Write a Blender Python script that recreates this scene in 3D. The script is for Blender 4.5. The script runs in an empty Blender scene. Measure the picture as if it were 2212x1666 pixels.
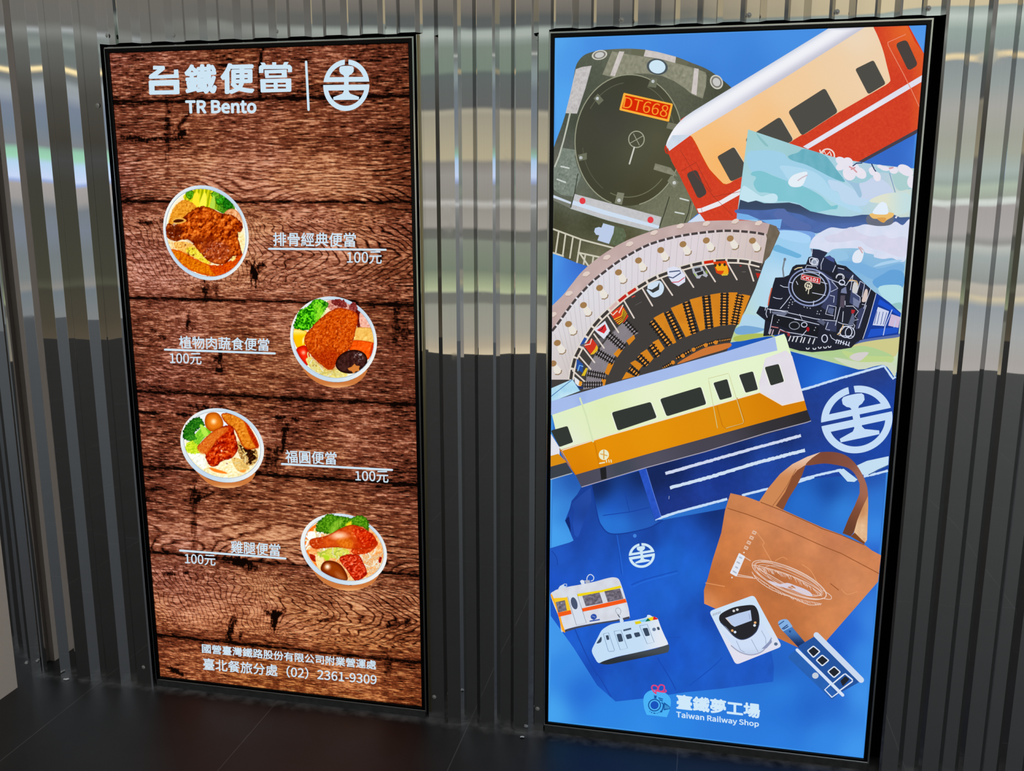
import bpy, math, random
import numpy as np
from mathutils import Vector, geometry

SC = bpy.context.scene
COL = SC.collection

# ------------------------------------------------------------------ camera
CAM = np.array([1.56098, -2.27386, 1.41382])
YAW, PITCH, ROLL, FPX = -0.2068, -0.2004, 0.0010, 1987.3
IW, IH = 2212.0, 1666.0
_f = np.array([math.sin(YAW)*math.cos(PITCH), math.cos(YAW)*math.cos(PITCH), math.sin(PITCH)])
_r0 = np.array([math.cos(YAW), -math.sin(YAW), 0.0])
_u0 = np.cross(_r0, _f)
_r = _r0*math.cos(ROLL) + _u0*math.sin(ROLL)
_u = -_r0*math.sin(ROLL) + _u0*math.cos(ROLL)
cam_data = bpy.data.cameras.new('camera')
cam = bpy.data.objects.new('camera', cam_data)
COL.objects.link(cam)
from mathutils import Matrix
cam.matrix_world = Matrix(((_r[0], _u[0], -_f[0], CAM[0]), (_r[1], _u[1], -_f[1], CAM[1]),
                           (_r[2], _u[2], -_f[2], CAM[2]), (0, 0, 0, 1)))
cam_data.sensor_fit = 'HORIZONTAL'
cam_data.sensor_width = 36.0
cam_data.lens = FPX/IW*36.0
cam_data.clip_start = 0.05
cam_data.clip_end = 200
SC.camera = cam

# ------------------------------------------------------------------ exposure
SC.view_settings.view_transform = 'Standard'
SC.view_settings.look = 'None'
SC.view_settings.exposure = 0.0
SC.view_settings.gamma = 1.0
SC.view_settings.use_curve_mapping = False
SC.cycles.max_bounces = 10
SC.cycles.glossy_bounces = 8

# ------------------------------------------------------------------ helpers
def lin(c):
    c = np.asarray(c, float)/255.0
    return np.where(c <= 0.04045, c/12.92, ((c+0.055)/1.055)**2.4)
def lin4(c):
    l = lin(c)
    return (float(l[0]), float(l[1]), float(l[2]), 1.0)
def ray_dir(x, y):
    return _f*FPX + _r*(x-IW/2) - _u*(y-IH/2)
def elev_of(x, y):
    d = ray_dir(x, y)
    return math.degrees(math.asin(d[2]/np.linalg.norm(d)))

# ------------------------------------------------------------------ surroundings (world): street behind the viewer, as bands by elevation and bearing
MET = 0.56                                           # reflectance of the steel sheet
def make_world():
    w = bpy.data.worlds.new('street'); SC.world = w; w.use_nodes = True
    nt = w.node_tree; nt.nodes.clear()
    N = nt.nodes.new; L = nt.links.new
    out = N('ShaderNodeOutputWorld'); bg = N('ShaderNodeBackground'); L(bg.outputs[0], out.inputs[0])
    tc = N('ShaderNodeTexCoord'); sep = N('ShaderNodeSeparateXYZ'); L(tc.outputs['Generated'], sep.inputs[0])
    def M(op, a, b=None):
        n = N('ShaderNodeMath'); n.operation = op
        for i, v in enumerate((a, b)):
            if v is None: continue
            if isinstance(v, (int, float)): n.inputs[i].default_value = v
            else: L(v, n.inputs[i])
        return n.outputs[0]
    el = M('MULTIPLY', M('ARCSINE', sep.outputs[2]), 180/math.pi)
    az = M('MULTIPLY', M('ARCTAN2', sep.outputs[0], M('MULTIPLY', sep.outputs[1], -1.0)), 180/math.pi)
    # a slow waver so that the bands do not run dead straight
    nz = N('ShaderNodeTexNoise'); nz.inputs['Scale'].default_value = 3.0; L(tc.outputs['Generated'], nz.inputs[0])
    el = M('ADD', el, M('MULTIPLY', M('SUBTRACT', nz.outputs[0], 0.5), 0.14))
    LO, HI = -10.6, 13.6
    t = M('DIVIDE', M('SUBTRACT', el, LO), HI-LO)
    def ramp(tab, xc):
        r = N('ShaderNodeValToRGB'); L(t, r.inputs[0])
        pts = sorted([((elev_of(xc, y)-LO)/(HI-LO), c) for y, c in tab])
        pts = [(min(max(p, 0), 1), c) for p, c in pts][:32]
        els = r.color_ramp.elements
        while len(els) < len(pts): els.new(0.5)
        for e, (p, c) in zip(els, pts):
            e.position = p; l = lin(c)/MET; e.color = (l[0], l[1], l[2], 1)
        return r.outputs[0]
    B = ramp([(0,(122,116,108)),(22,(112,108,101)),(36,(90,94,92)),(55,(92,97,95)),(66,(165,174,167)),(76,(168,176,168)),(88,(138,149,141)),(100,(122,134,122)),(152,(118,133,119)),
              (160,(96,104,101)),(236,(98,100,98)),(243,(168,162,143)),(254,(156,150,132)),(345,(178,168,140)),(353,(134,130,122)),(378,(150,146,140)),
              (428,(143,140,132)),(437,(184,182,176)),(450,(150,146,138)),(490,(158,153,145)),(497,(104,105,98)),(517,(108,110,102)),(522,(130,136,122)),
              (588,(118,128,110)),(625,(165,175,140)),(633,(178,185,150)),(637,(112,114,106)),(657,(115,115,106)),(662,(145,146,134)),(720,(155,152,138)),(745,(174,162,140)),(769,(212,197,165))], 1045)
    C = ramp([(-6,(148,156,150)),(0,(150,158,150)),(1,(206,191,156)),(5,(206,191,156)),(8,(150,163,156)),(30,(190,200,192)),(60,(150,166,158)),(114,(142,152,150)),(119,(228,208,165)),(127,(228,208,165)),(131,(138,146,147)),(190,(150,158,155)),
              (235,(166,165,159)),(300,(161,162,150)),(340,(163,168,155)),(375,(165,178,172)),(392,(152,166,158)),(405,(172,185,168)),(427,(160,168,155)),(433,(208,215,208)),(441,(206,212,206)),(446,(165,160,158)),
              (505,(168,165,162)),(520,(144,143,140)),(530,(185,188,182)),(550,(160,168,165)),(604,(146,150,146)),(612,(184,178,166)),(632,(180,173,160)),(640,(208,195,163)),(650,(172,170,160)),
              (658,(148,155,160)),(720,(162,165,164)),(775,(166,161,156)),(800,(170,165,160))], 2120)
    D = ramp([(0,(112,107,101)),(60,(106,106,103)),(70,(165,170,170)),(80,(120,128,125)),(103,(136,145,140)),(114,(112,120,118)),(147,(112,120,118)),(151,(255,232,175)),(157,(255,232,175)),(161,(110,115,115)),
              (172,(118,124,125)),(185,(152,160,162)),(205,(150,158,166)),(228,(120,131,149)),(270,(115,128,142)),(310,(126,131,136)),(322,(148,200,172)),(338,(158,212,182)),(350,(182,212,238)),
              (384,(200,215,245)),(391,(152,172,218)),(398,(166,160,157)),(430,(156,153,151)),(452,(118,125,131)),(500,(120,128,141)),(550,(116,123,126)),(600,(121,127,127)),(619,(140,138,134)),
              (630,(111,121,127)),(740,(136,134,130)),(757,(168,163,158)),(766,(116,124,132))], 110)
    D2 = ramp([(0,(96,92,86)),(60,(98,98,94)),(75,(114,116,112)),(100,(105,110,106)),(113,(112,116,112)),(116,(172,175,168)),(119,(172,175,168)),(122,(112,118,116)),(150,(132,144,142)),(172,(130,142,144)),(200,(110,118,124)),(240,(112,120,128)),
               (280,(122,126,128)),(315,(135,140,138)),(330,(140,172,152)),(338,(150,188,184)),(346,(168,198,228)),(380,(194,209,238)),(391,(150,165,200)),(399,(140,142,145)),(432,(140,142,142)),(440,(182,184,184)),(448,(130,132,130)),(500,(108,110,108)),
               (560,(108,112,110)),(620,(105,108,108)),(700,(100,104,106)),(750,(98,100,100)),(766,(96,103,107))], 1045)
    A = ramp([(0,(108,105,99)),(50,(106,105,100)),(72,(126,128,124)),(100,(100,102,98)),(150,(90,90,86)),(200,(76,74,68)),(300,(64,62,55)),(340,(70,71,70)),(390,(64,63,56)),
              (500,(64,64,54)),(600,(68,67,56)),(618,(80,80,66)),(626,(66,64,54)),(700,(74,68,56)),(757,(88,80,66)),(765,(60,56,46))], 110)
    def mix(a, b, lo, hi):
        mr = N('ShaderNodeMapRange'); L(az, mr.inputs[0]); mr.inputs[1].default_value = lo; mr.inputs[2].default_value = hi
        m = N('ShaderNodeMix'); m.data_type = 'RGBA'; L(mr.outputs[0], m.inputs[0]); L(a, m.inputs[6]); L(b, m.inputs[7]); return m.outputs[2]
    low = mix(mix(mix(mix(A, B, -32, -19), C, -4, 9), D, 30, 42), D2, 60, 68)
    # above the bands: soffit to the left and straight behind, open daylight to the right
    hi = N('ShaderNodeMix'); hi.data_type = 'RGBA'
    mr = N('ShaderNodeMapRange'); L(az, mr.inputs[0]); mr.inputs[1].default_value = -22; mr.inputs[2].default_value = 42; L(mr.outputs[0], hi.inputs[0])
    hi.inputs[6].default_value = (0.24, 0.23, 0.22, 1); hi.inputs[7].default_value = (0.95, 1.05, 1.15, 1)
    mr2 = N('ShaderNodeMapRange'); L(el, mr2.inputs[0]); mr2.inputs[1].default_value = 13.2; mr2.inputs[2].default_value = 15
    fin = N('ShaderNodeMix'); fin.data_type = 'RGBA'; L(mr2.outputs[0], fin.inputs[0]); L(low, fin.inputs[6]); L(hi.outputs[2], fin.inputs[7])
    L(fin.outputs[2], bg.inputs[0])
make_world()

# ------------------------------------------------------------------ object helpers
def tag(o, label=None, cat=None, group=None, kind=None):
    for k, v in (('label', label), ('category', cat), ('group', group), ('kind', kind)):
        if v: o[k] = v
    return o
def mesh_obj(name, verts, faces, mat=None, parent=None, smooth=False):
    me = bpy.data.meshes.new(name)
    me.from_pydata([tuple(map(float, v)) for v in verts], [], faces); me.update()
    if smooth:
        for p in me.polygons: p.use_smooth = True
    o = bpy.data.objects.new(name, me); COL.objects.link(o)
    if mat: me.materials.append(mat)
    if parent: o.parent = parent
    return o
def empty(name, loc):
    o = bpy.data.objects.new(name, None); o.location = loc; o.empty_display_size = .05; COL.objects.link(o); return o
class MB:
    def __init__(s): s.v = []; s.f = []
    def box(s, x0, x1, y0, y1, z0, z1):
        b = len(s.v)
        s.v += [(x0,y0,z0),(x1,y0,z0),(x1,y1,z0),(x0,y1,z0),(x0,y0,z1),(x1,y0,z1),(x1,y1,z1),(x0,y1,z1)]
        s.f += [tuple(b+i for i in q) for q in ((0,3,2,1),(4,5,6,7),(0,1,5,4),(1,2,6,5),(2,3,7,6),(3,0,4,7))]
    def ring(s, prof):
        """mitred picture-frame moulding: prof = list of (inset, y) closed, swept round rectangle s.rect"""
        x0, x1, z0, z1 = s.rect
        n = len(prof); b = len(s.v)
        for (cx, cz, sx, sz) in ((x0,z0,1,1),(x1,z0,-1,1),(x1,z1,-1,-1),(x0,z1,1,-1)):
            for (i, y) in prof: s.v.append((cx+sx*i, y, cz+sz*i))
        for k in range(4):
            for j in range(n):
                a, c = b+k*n+j, b+k*n+(j+1) % n
                a2, c2 = b+((k+1) % 4)*n+j, b+((k+1) % 4)*n+(j+1) % n
                s.f.append((a, a2, c2, c))
    def build(s, name, mat=None, parent=None, smooth=False): return mesh_obj(name, s.v, s.f, mat, parent, smooth)

# ------------------------------------------------------------------ materials
def new_mat(name):
    m = bpy.data.materials.new(name); m.use_nodes = True
    nt = m.node_tree; return m, nt, nt.nodes['Principled BSDF']
def pmat(name, rgb, rough=.5, metal=0.0, spec=.5, bump=None, var=0.0, vscale=20):
    m, nt, p = new_mat(name)
    p.inputs['Base Color'].default_value = lin4(rgb); p.inputs['Roughness'].default_value = rough
    p.inputs['Metallic'].default_value = metal; p.inputs['Specular IOR Level'].default_value = spec
    tc = nt.nodes.new('ShaderNodeTexCoord'); nz = nt.nodes.new('ShaderNodeTexNoise'); nz.inputs['Scale'].default_value = vscale
    nt.links.new(tc.outputs['Object'], nz.inputs[0])
    if var:
        mr = nt.nodes.new('ShaderNodeMapRange'); mr.inputs[3].default_value = 1-var; mr.inputs[4].default_value = 1+var
        nt.links.new(nz.outputs[0], mr.inputs[0])
        mx = nt.nodes.new('ShaderNodeMix'); mx.data_type = 'RGBA'; mx.blend_type = 'MULTIPLY'; mx.inputs[0].default_value = 1
        mx.inputs[6].default_value = lin4(rgb); nt.links.new(mr.outputs[0], mx.inputs[7]); nt.links.new(mx.outputs[2], p.inputs['Base Color'])
    if bump:
        bp = nt.nodes.new('ShaderNodeBump'); bp.inputs['Strength'].default_value = bump; bp.inputs['Distance'].default_value = .002
        nt.links.new(nz.outputs[0], bp.inputs['Height']); nt.links.new(bp.outputs[0], p.inputs['Normal'])
    return m
def steel_mat():
    m, nt, p = new_mat('brushed_steel')
    N = nt.nodes.new; L = nt.links.new
    tc = N('ShaderNodeTexCoord'); mp = N('ShaderNodeMapping'); mp.inputs['Scale'].default_value = (900, 900, 6)
    L(tc.outputs['Object'], mp.inputs[0]); nz = N('ShaderNodeTexNoise'); nz.inputs['Scale'].default_value = 1; nz.inputs['Detail'].default_value = 3; L(mp.outputs[0], nz.inputs[0])
    p.inputs['Metallic'].default_value = 1.0
    mr = N('ShaderNodeMapRange'); mr.inputs[3].default_value = MET*.955; mr.inputs[4].default_value = MET*1.045; L(nz.outputs[0], mr.inputs[0])
    # dust specks and smears, stronger towards the ground
    n2 = N('ShaderNodeTexNoise'); n2.inputs['Scale'].default_value = 9; n2.inputs['Detail'].default_value = 6; L(tc.outputs['Object'], n2.inputs[0])
    cr = N('ShaderNodeValToRGB'); cr.color_ramp.elements[0].position = .62; cr.color_ramp.elements[1].position = .85; L(n2.outputs[0], cr.inputs[0])
    comb = N('ShaderNodeCombineColor')
    for i in range(3): L(mr.outputs[0], comb.inputs[i])
    L(comb.outputs[0], p.inputs['Base Color'])
    ra = N('ShaderNodeMapRange'); ra.inputs[3].default_value = .014; ra.inputs[4].default_value = .13; L(cr.outputs[0], ra.inputs[0]); L(ra.outputs[0], p.inputs['Roughness'])
    # slight oil-canning of the thin sheet
    mp3 = N('ShaderNodeMapping'); mp3.inputs['Scale'].default_value = (5, 5, 1.6); L(tc.outputs['Object'], mp3.inputs[0])
    n3 = N('ShaderNodeTexNoise'); n3.inputs['Scale'].default_value = 1.0; n3.inputs['Detail'].default_value = 1; L(mp3.outputs[0], n3.inputs[0])
    bp = N('ShaderNodeBump'); bp.inputs['Strength'].default_value = 1; bp.inputs['Distance'].default_value = .0016; L(n3.outputs[0], bp.inputs['Height']); L(bp.outputs[0], p.inputs['Normal'])
    return m
def floor_mat():
    m, nt, p = new_mat('black_stone_tile')
    N = nt.nodes.new; L = nt.links.new
    tc = N('ShaderNodeTexCoord')
    br = N('ShaderNodeTexBrick'); br.offset = 0; br.inputs['Scale'].default_value = 1
    br.inputs['Color1'].default_value = lin4((19,19,20)); br.inputs['Color2'].default_value = lin4((21,21,21)); br.inputs['Mortar'].default_value = lin4((66,64,62))
    br.inputs['Mortar Size'].default_value = .0016; br.inputs['Mortar Smooth'].default_value = .3
    br.inputs['Brick Width'].default_value = .578; br.inputs['Row Height'].default_value = 1.2
    mp = N('ShaderNodeMapping'); mp.inputs['Location'].default_value = (.193, 1.12, 0); L(tc.outputs['Object'], mp.inputs[0]); L(mp.outputs[0], br.inputs[0])
    nz = N('ShaderNodeTexNoise'); nz.inputs['Scale'].default_value = 6; nz.inputs['Detail'].default_value = 8; nz.inputs['Roughness'].default_value = .65; L(tc.outputs['Object'], nz.inputs[0])
    mr = N('ShaderNodeMapRange'); mr.inputs[1].default_value = .3; mr.inputs[2].default_value = .75; mr.inputs[3].default_value = .5; mr.inputs[4].default_value = 1.7; L(nz.outputs[0], mr.inputs[0])
    mx = N('ShaderNodeMix'); mx.data_type = 'RGBA'; mx.blend_type = 'MULTIPLY'; mx.inputs[0].default_value = 1; L(br.outputs[0], mx.inputs[6]); L(mr.outputs[0], mx.inputs[7])
    # grey dust gathered along the foot of the wall
    sp = N('ShaderNodeSeparateXYZ'); L(tc.outputs['Object'], sp.inputs[0])
    mr2 = N('ShaderNodeMapRange'); mr2.inputs[1].default_value = -.075; mr2.inputs[2].default_value = -.012; L(sp.outputs[1], mr2.inputs[0])
    n2 = N('ShaderNodeTexNoise'); n2.inputs['Scale'].default_value = 28; n2.inputs['Detail'].default_value = 6; L(tc.outputs['Object'], n2.inputs[0])
    mu = N('ShaderNodeMath'); mu.operation = 'MULTIPLY'; L(mr2.outputs[0], mu.inputs[0]); L(n2.outputs[0], mu.inputs[1])
    cr = N('ShaderNodeValToRGB'); cr.color_ramp.elements[0].position = .25; cr.color_ramp.elements[1].position = .7; L(mu.outputs[0], cr.inputs[0])
    m2 = N('ShaderNodeMix'); m2.data_type = 'RGBA'; L(cr.outputs[0], m2.inputs[0]); L(mx.outputs[2], m2.inputs[6]); m2.inputs[7].default_value = lin4((92,90,87))
    L(m2.outputs[2], p.inputs['Base Color'])
    p.inputs['Roughness'].default_value = .48
    bp = N('ShaderNodeBump'); bp.inputs['Strength'].default_value = .25; bp.inputs['Distance'].default_value = .002; L(nz.outputs[0], bp.inputs['Height']); L(bp.outputs[0], p.inputs['Normal'])
    return m
M_STEEL = steel_mat(); M_FLOOR = floor_mat()
M_BLACK = pmat('black_bezel', (6,6,7), .2, 0, .16, var=.1)
M_TRIM = pmat('anodised_trim', (186,188,186), .12, 1.0, var=.03)
M_GASKET = pmat('dark_gasket', (18,18,18), .3, 0, .4, var=.1)
M_VOID = pmat('cavity_shade', (4,4,4), .9, 0, .1, var=.1)  # near-black colour stands in for the shade in the gaps round the screens
M_BEIGE = pmat('beige_paint', (196,181,166), .75, 0, .2, bump=.15, var=.03, vscale=60)
M_SCREW = pmat('screw_steel', (168,166,160), .45, .35, var=.1)
M_SCRAP = pmat('paper_scrap', (205,203,198), .9, 0, .1, var=.15, vscale=200)
M_SILL = pmat('dusty_rubber', (52,52,51), .85, 0, .2, bump=.8, var=.5, vscale=45)

# ------------------------------------------------------------------ floor and side wall
FZ = -0.03
o = mesh_obj('floor', [(-6,-6.15,0),(8,-6.15,0),(8,.15,0),(-6,.15,0)], [(0,1,2,3)], M_FLOOR); o.location = (0,0,FZ); tag(o, 'dark stone tile floor in front of the screens', 'floor', kind='structure')
mb = MB(); mb.box(-.80, -.415, -.180, -.10, FZ, 3.0); tag(mb.build('wall_left', M_BEIGE), 'beige painted wall end at the left edge', 'wall', kind='structure')

# ------------------------------------------------------------------ the corrugated steel wall
LX0, LX1, SZ1 = 0.0, 0.8235, 1.7875                   # lit area of the left screen
RX0, RX1 = 1.1871, 2.0107
HOLES = ((LX0-.016, LX1+.020, SZ1+.022), (RX0-.014, RX1+.037, SZ1+.019))
def profile():
    P = []
    D = .0215; Q = .004
    # sheet left of the menu screen: pitch 103.5 mm, deep ribs
    P += [(-.432,-.10),(-.412,-.040),(-.398,-.012),(-.3865,Q)]
    for k in range(4):
        rs = -.330 + k*.1035
        P += [(rs-.0450, -D+Q), (rs, -D+Q), (rs+.0195, Q), (rs+.0385, Q)]
    P = [p for p in P if p[0] < .03]
    # main sheets: pitch 95.6 mm
    D = .016
    rs = .081
    while rs < 3.0:
        if rs > 0.06: P += [(rs-.038, -D), (rs, -D), (rs+.0145, 0.0), (rs+.0430, 0.0)]
        rs += .0957
    return P
PROF = profile()
def wall_sheet():
    P = PROF[:]
    xs = sorted({h for H in HOLES for h in H[:2]})
    Q = []
    for a, b in zip(P[:-1], P[1:]):
        Q.append(a)
        for x in xs:
            if a[0] < x < b[0]:
                t = (x-a[0])/(b[0]-a[0]); Q.append((x, a[1]+t*(b[1]-a[1])))
    Q.append(P[-1])
    v, f = [], []
    for a, b in zip(Q[:-1], Q[1:]):
        m = (a[0]+b[0])/2; z0 = FZ
        for H in HOLES:
            if H[0] < m < H[1]: z0 = H[2]
        if HOLES[0][1]-1e-4 < m < .8617:         # the lower sheet starts flat beside the menu screen
            zs = HOLES[0][2]; n = len(v); v += [(a[0],.0004,z0),(b[0],.0004 if b[0] < .861 else 0.0,z0),(b[0],.0004 if b[0] < .861 else 0.0,zs),(a[0],.0004,zs)]; f.append((n,n+1,n+2,n+3)); z0 = zs
        n = len(v); v += [(a[0],a[1],z0),(b[0],b[1],z0),(b[0],b[1],3.2),(a[0],a[1],3.2)]; f.append((n,n+1,n+2,n+3))
    o = mesh_obj('wall_back', v, f, M_STEEL)
    bm = __import__('bmesh').new(); bm.from_mesh(o.data)
    __import__('bmesh').ops.remove_doubles(bm, verts=bm.verts, dist=1e-5); bm.to_mesh(o.data); bm.free()
    md = o.modifiers.new('thickness', 'SOLIDIFY'); md.thickness = .0009; md.offset = -1
    md2 = o.modifiers.new('fold', 'BEVEL'); md2.width = .0011; md2.segments = 2; md2.limit_method = 'ANGLE'; md2.angle_limit = .3
    tag(o, 'ribbed stainless steel wall behind and between both screens', 'wall', kind='structure')
    return o
wall = wall_sheet()
mb = MB(); mb.box(-.5, 3.0, .06, .09, FZ, 3.2); tag(mb.build('wall_cavity', M_VOID), 'added black backing behind the steel sheet, coloured as the shade in its gaps', 'wall', kind='structure')
def dome_screw(name, x, y, z, r, parent=None):
    v, f = [], []
    n, R = 14, 4
    for i in range(R+1):
        a = i/R*math.pi/2
        for k in range(n):
            b = 2*math.pi*k/n; v.append((x+r*math.cos(a)*math.cos(b), y-r*.55*math.sin(a)-.0004, z+r*math.cos(a)*math.sin(b)))
    for i in range(R):
        for k in range(n): f.append((i*n+k, i*n+(k+1) % n, (i+1)*n+(k+1) % n, (i+1)*n+k))
    b0 = len(v); r2 = r*1.7
    for k in range(n):
        b = 2*math.pi*k/n; v.append((x+r2*math.cos(b), y-.0006, z+r2*math.sin(b)))
    v.append((x, y-.0010, z))
    for k in range(n): f.append((b0+k, b0+(k+1) % n, len(v)-1))
    return mesh_obj(name, v, f, M_SCREW, parent, True)

# ------------------------------------------------------------------ the two screens: frames
def make_display(name, label, x0, x1, z1, lip_l, lip_r, lip_t, bez):
    root = empty(name, ((x0+x1)/2, 0.0, FZ)); tag(root, label, 'display screen', kind='thing')
    def par(o):
        o.parent = root; o.matrix_parent_inverse = Matrix.Translation((-(x0+x1)/2, 0, -FZ)); return o
    # black bezel, a shallow rebate round the glass
    mb = MB(); mb.rect = (x0-bez, x1+bez, -bez, z1+bez)
    mb.ring([(0.0,.05),(0.0,-.0035),(bez-.0018,-.0035),(bez-.0002,-.0022),(bez,.003),(bez,.05)])
    par(mb.build('bezel', M_BLACK))
    # thin metal lip outside the bezel
    mb = MB(); t = .0044; mb.rect = (x0-bez-t, x1+bez+t, -bez-t*.4, z1+bez+t)
    mb.ring([(0,.05),(0,-.0044),(.0005,-.005),(t-.0005,-.005),(t,-.0044),(t,.05)])
    par(mb.build('frame', M_TRIM))
    mb = MB(); mb.box(x0-.002, x1+.002, .0042, .012, -.002, z1+.002); par(mb.build('panel_body', M_BLACK))
    # rubber foot strip down to the floor
    mb = MB(); mb.box(x0-bez, x1+bez, -.004, .05, FZ, -bez-t*.4); par(mb.build('sill_strip', M_SILL))
    return root, par
menu, par_menu = make_display('menu_display', 'tall lit menu screen with wood plank picture and four bowls of food', LX0, LX1, SZ1, 0,0,0, .0105)
shop, par_shop = make_display('shop_display', 'tall lit advertising screen with blue picture of train goods', RX0, RX1, SZ1, 0,0,0, .0095)
# metal edge strip beside the menu screen, its olive reflection painted into the colour
mb = MB(); mb.box(LX1+.0225, LX1+.0285, -.004, .02, FZ+.02, SZ1+.018); tag(mb.build('trim_1', pmat('edge_trim', (150,140,110), .3, 1.0, var=.1)), 'narrow metal edge strip beside the menu screen, olive reflection put into its colour', 'trim', kind='structure')
# small screws in the sheet
SCREWS = [(-.033,-.0195,1.655),(-.004,0,1.832),(.189,0,1.826),(.476,0,1.826),(.762,0,1.826),(1.344,0,1.822),(1.632,0,1.822),(1.822,0,1.822),(2.012,0,1.822),(-.040,-.0195,.036),(.861,0,.036),(1.157,0,.036)]
for i, (x, y, z) in enumerate(SCREWS): dome_screw('screw', x, y, z, .0035, wall)
# scraps of paper on the floor
rng = random.Random(5)
def scrap(x, y, r, label):
    v = [(0,0,.004)]; n = 9
    for k in range(n):
        a = 2*math.pi*k/n; q = r*rng.uniform(.6,1.2); v.append((q*math.cos(a)*1.5, q*math.sin(a), rng.uniform(0,.003)))
    b = len(v); v += [(p[0]*.8, p[1]*.8, p[2]-.0005 if p[2] > .001 else 0) for p in v[1:]]
    f = [(0,k+1,(k+1) % n+1) for k in range(n)] + [(k+1,b+k,b+(k+1) % n,(k+1) % n+1) for k in range(n)] + [tuple(b+k for k in range(n-1,-1,-1))]
    o = mesh_obj('paper_scrap', v, f, M_SCRAP); o.location = (x, y, FZ+.0004); tag(o, label, 'litter', 'scraps on the floor'); return o
scrap(-.302, -.03, .006, 'white paper scrap on the dark floor left of the menu screen')
scrap(1.122, -.043, .0055, 'tiny grey scrap on the floor between the two screens')

# ------------------------------------------------------------------ printed pictures on the lit glass
# Picture points are given in the frame of the flattened survey photograph and carried to metres on the screen plane.
def lit_mat(name, glow=1.0):
    m = bpy.data.materials.new(name); m.use_nodes = True; nt = m.node_tree; nt.nodes.clear()
    o = nt.nodes.new('ShaderNodeOutputMaterial'); e = nt.nodes.new('ShaderNodeEmission'); a = nt.nodes.new('ShaderNodeAttribute')
    a.attribute_name = 'ink'; nt.links.new(a.outputs['Color'], e.inputs[0]); e.inputs[1].default_value = glow
    nt.links.new(e.outputs[0], o.inputs[0]); return m
M_LIT = lit_mat('backlit_print')
Y0, YSTEP = .0016, 7.5e-6
def to_plane(xy, y=0.0):
    xy = np.asarray(xy, float).reshape(-1, 2)
    d = _f[None]*FPX + _r[None]*(xy[:, :1]-IW/2) - _u[None]*(xy[:, 1:]-IH/2)
    t = (0.0-CAM[1])/d[:, 1]
    p = CAM[None]+d*t[:, None]; p[:, 1] = y; return p
def to_px(p):
    d = np.asarray(p, float)-CAM[None]; z = d@_f
    return np.stack([IW/2+FPX*(d@_r)/z, IH/2-FPX*(d@_u)/z], -1)
def T(ox, oy, s):
    return lambda *pts: [(ox+p[0]/s, oy+p[1]/s) for p in pts]
def flat(*a):                      # 'x,y x,y ...' -> points
    return [tuple(float(v) for v in q.split(',')) for q in ' '.join(a).split()]
_rs = np.random.RandomState(7); _tab = _rs.rand(257, 257)
def vnoise(X, Y, seed=0):
    X = np.asarray(X, float)+seed*17.31; Y = np.asarray(Y, float)+seed*9.77
    xi = np.floor(X).astype(int); yi = np.floor(Y).astype(int); fx = X-xi; fy = Y-yi
    fx = fx*fx*(3-2*fx); fy = fy*fy*(3-2*fy)
    a = _tab[yi % 256, xi % 256]; b = _tab[yi % 256, (xi+1) % 256]; c = _tab[(yi+1) % 256, xi % 256]; d = _tab[(yi+1) % 256, (xi+1) % 256]
    return (a*(1-fx)+b*fx)*(1-fy)+(c*(1-fx)+d*fx)*fy
def fbm(X, Y, o=3, seed=0):
    s = 0; w = 0
    for i in range(o):
        k = .5**i; s = s+k*vnoise(X*2**i, Y*2**i, seed+i*3); w += k
    return s/w
def sstep(a, b, x):
    t = np.clip((x-a)/(b-a), 0, 1); return t*t*(3-2*t)
def mixc(a, b, t):
    t = np.asarray(t)[..., None]; return np.asarray(a, float)*(1-t)+np.asarray(b, float)*t
def idw(ctrl, p=2.2, soft=500):              # colour field through control points (x, y, rgb)
    cx = np.array([c[0] for c in ctrl], float); cy = np.array([c[1] for c in ctrl], float); cc = np.array([c[2] for c in ctrl], float)
    def f(X, Y):
        d = ((X[:, None]-cx)**2+(Y[:, None]-cy)**2+soft)**(-p/2)
        return (d@cc)/d.sum(1)[:, None]
    return f
def curve(pts, n=6, closed=True):  # Catmull-Rom through the points
    P = np.array(pts, float); m = len(P); out = []
    for i in range(m if closed else m-1):
        p0, p1, p2, p3 = (P[(i-1) % m], P[i], P[(i+1) % m], P[(i+2) % m]) if closed else (P[max(i-1, 0)], P[i], P[i+1], P[min(i+2, m-1)])
        for k in range(n):
            t = k/n
            out.append(tuple(.5*((2*p1)+(-p0+p2)*t+(2*p0-5*p1+4*p2-p3)*t*t+(-p0+3*p1-3*p2+p3)*t**3)))
    if not closed: out.append(tuple(P[-1]))
    return out
def rrect(q, r=.18, n=4):          # rounded quadrilateral from 4 corners
    out = []
    q = [np.array(p, float) for p in q]
    for i in range(4):
        p, a, b = q[i], q[i-1], q[(i+1) % 4]
        la, lb = np.linalg.norm(a-p), np.linalg.norm(b-p); m = min(la, lb)*r
        A = p+(a-p)/la*m; B = p+(b-p)/lb*m
        for k in range(n+1):
            t = k/n; out.append(tuple(A*(1-t)**2+2*p*t*(1-t)+B*t*t))
    return out
def ell(cx, cy, rx, ry, rot=0, n=40, a0=0, a1=360):
    c, s = math.cos(math.radians(rot)), math.sin(math.radians(rot)); out = []
    full = abs(a1-a0) >= 360
    for k in range(n if full else n+1):
        a = math.radians(a0+(a1-a0)*k/n); x, y = rx*math.cos(a), ry*math.sin(a)
        out.append((cx+x*c-y*s, cy+x*s+y*c))
    return out
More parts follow.
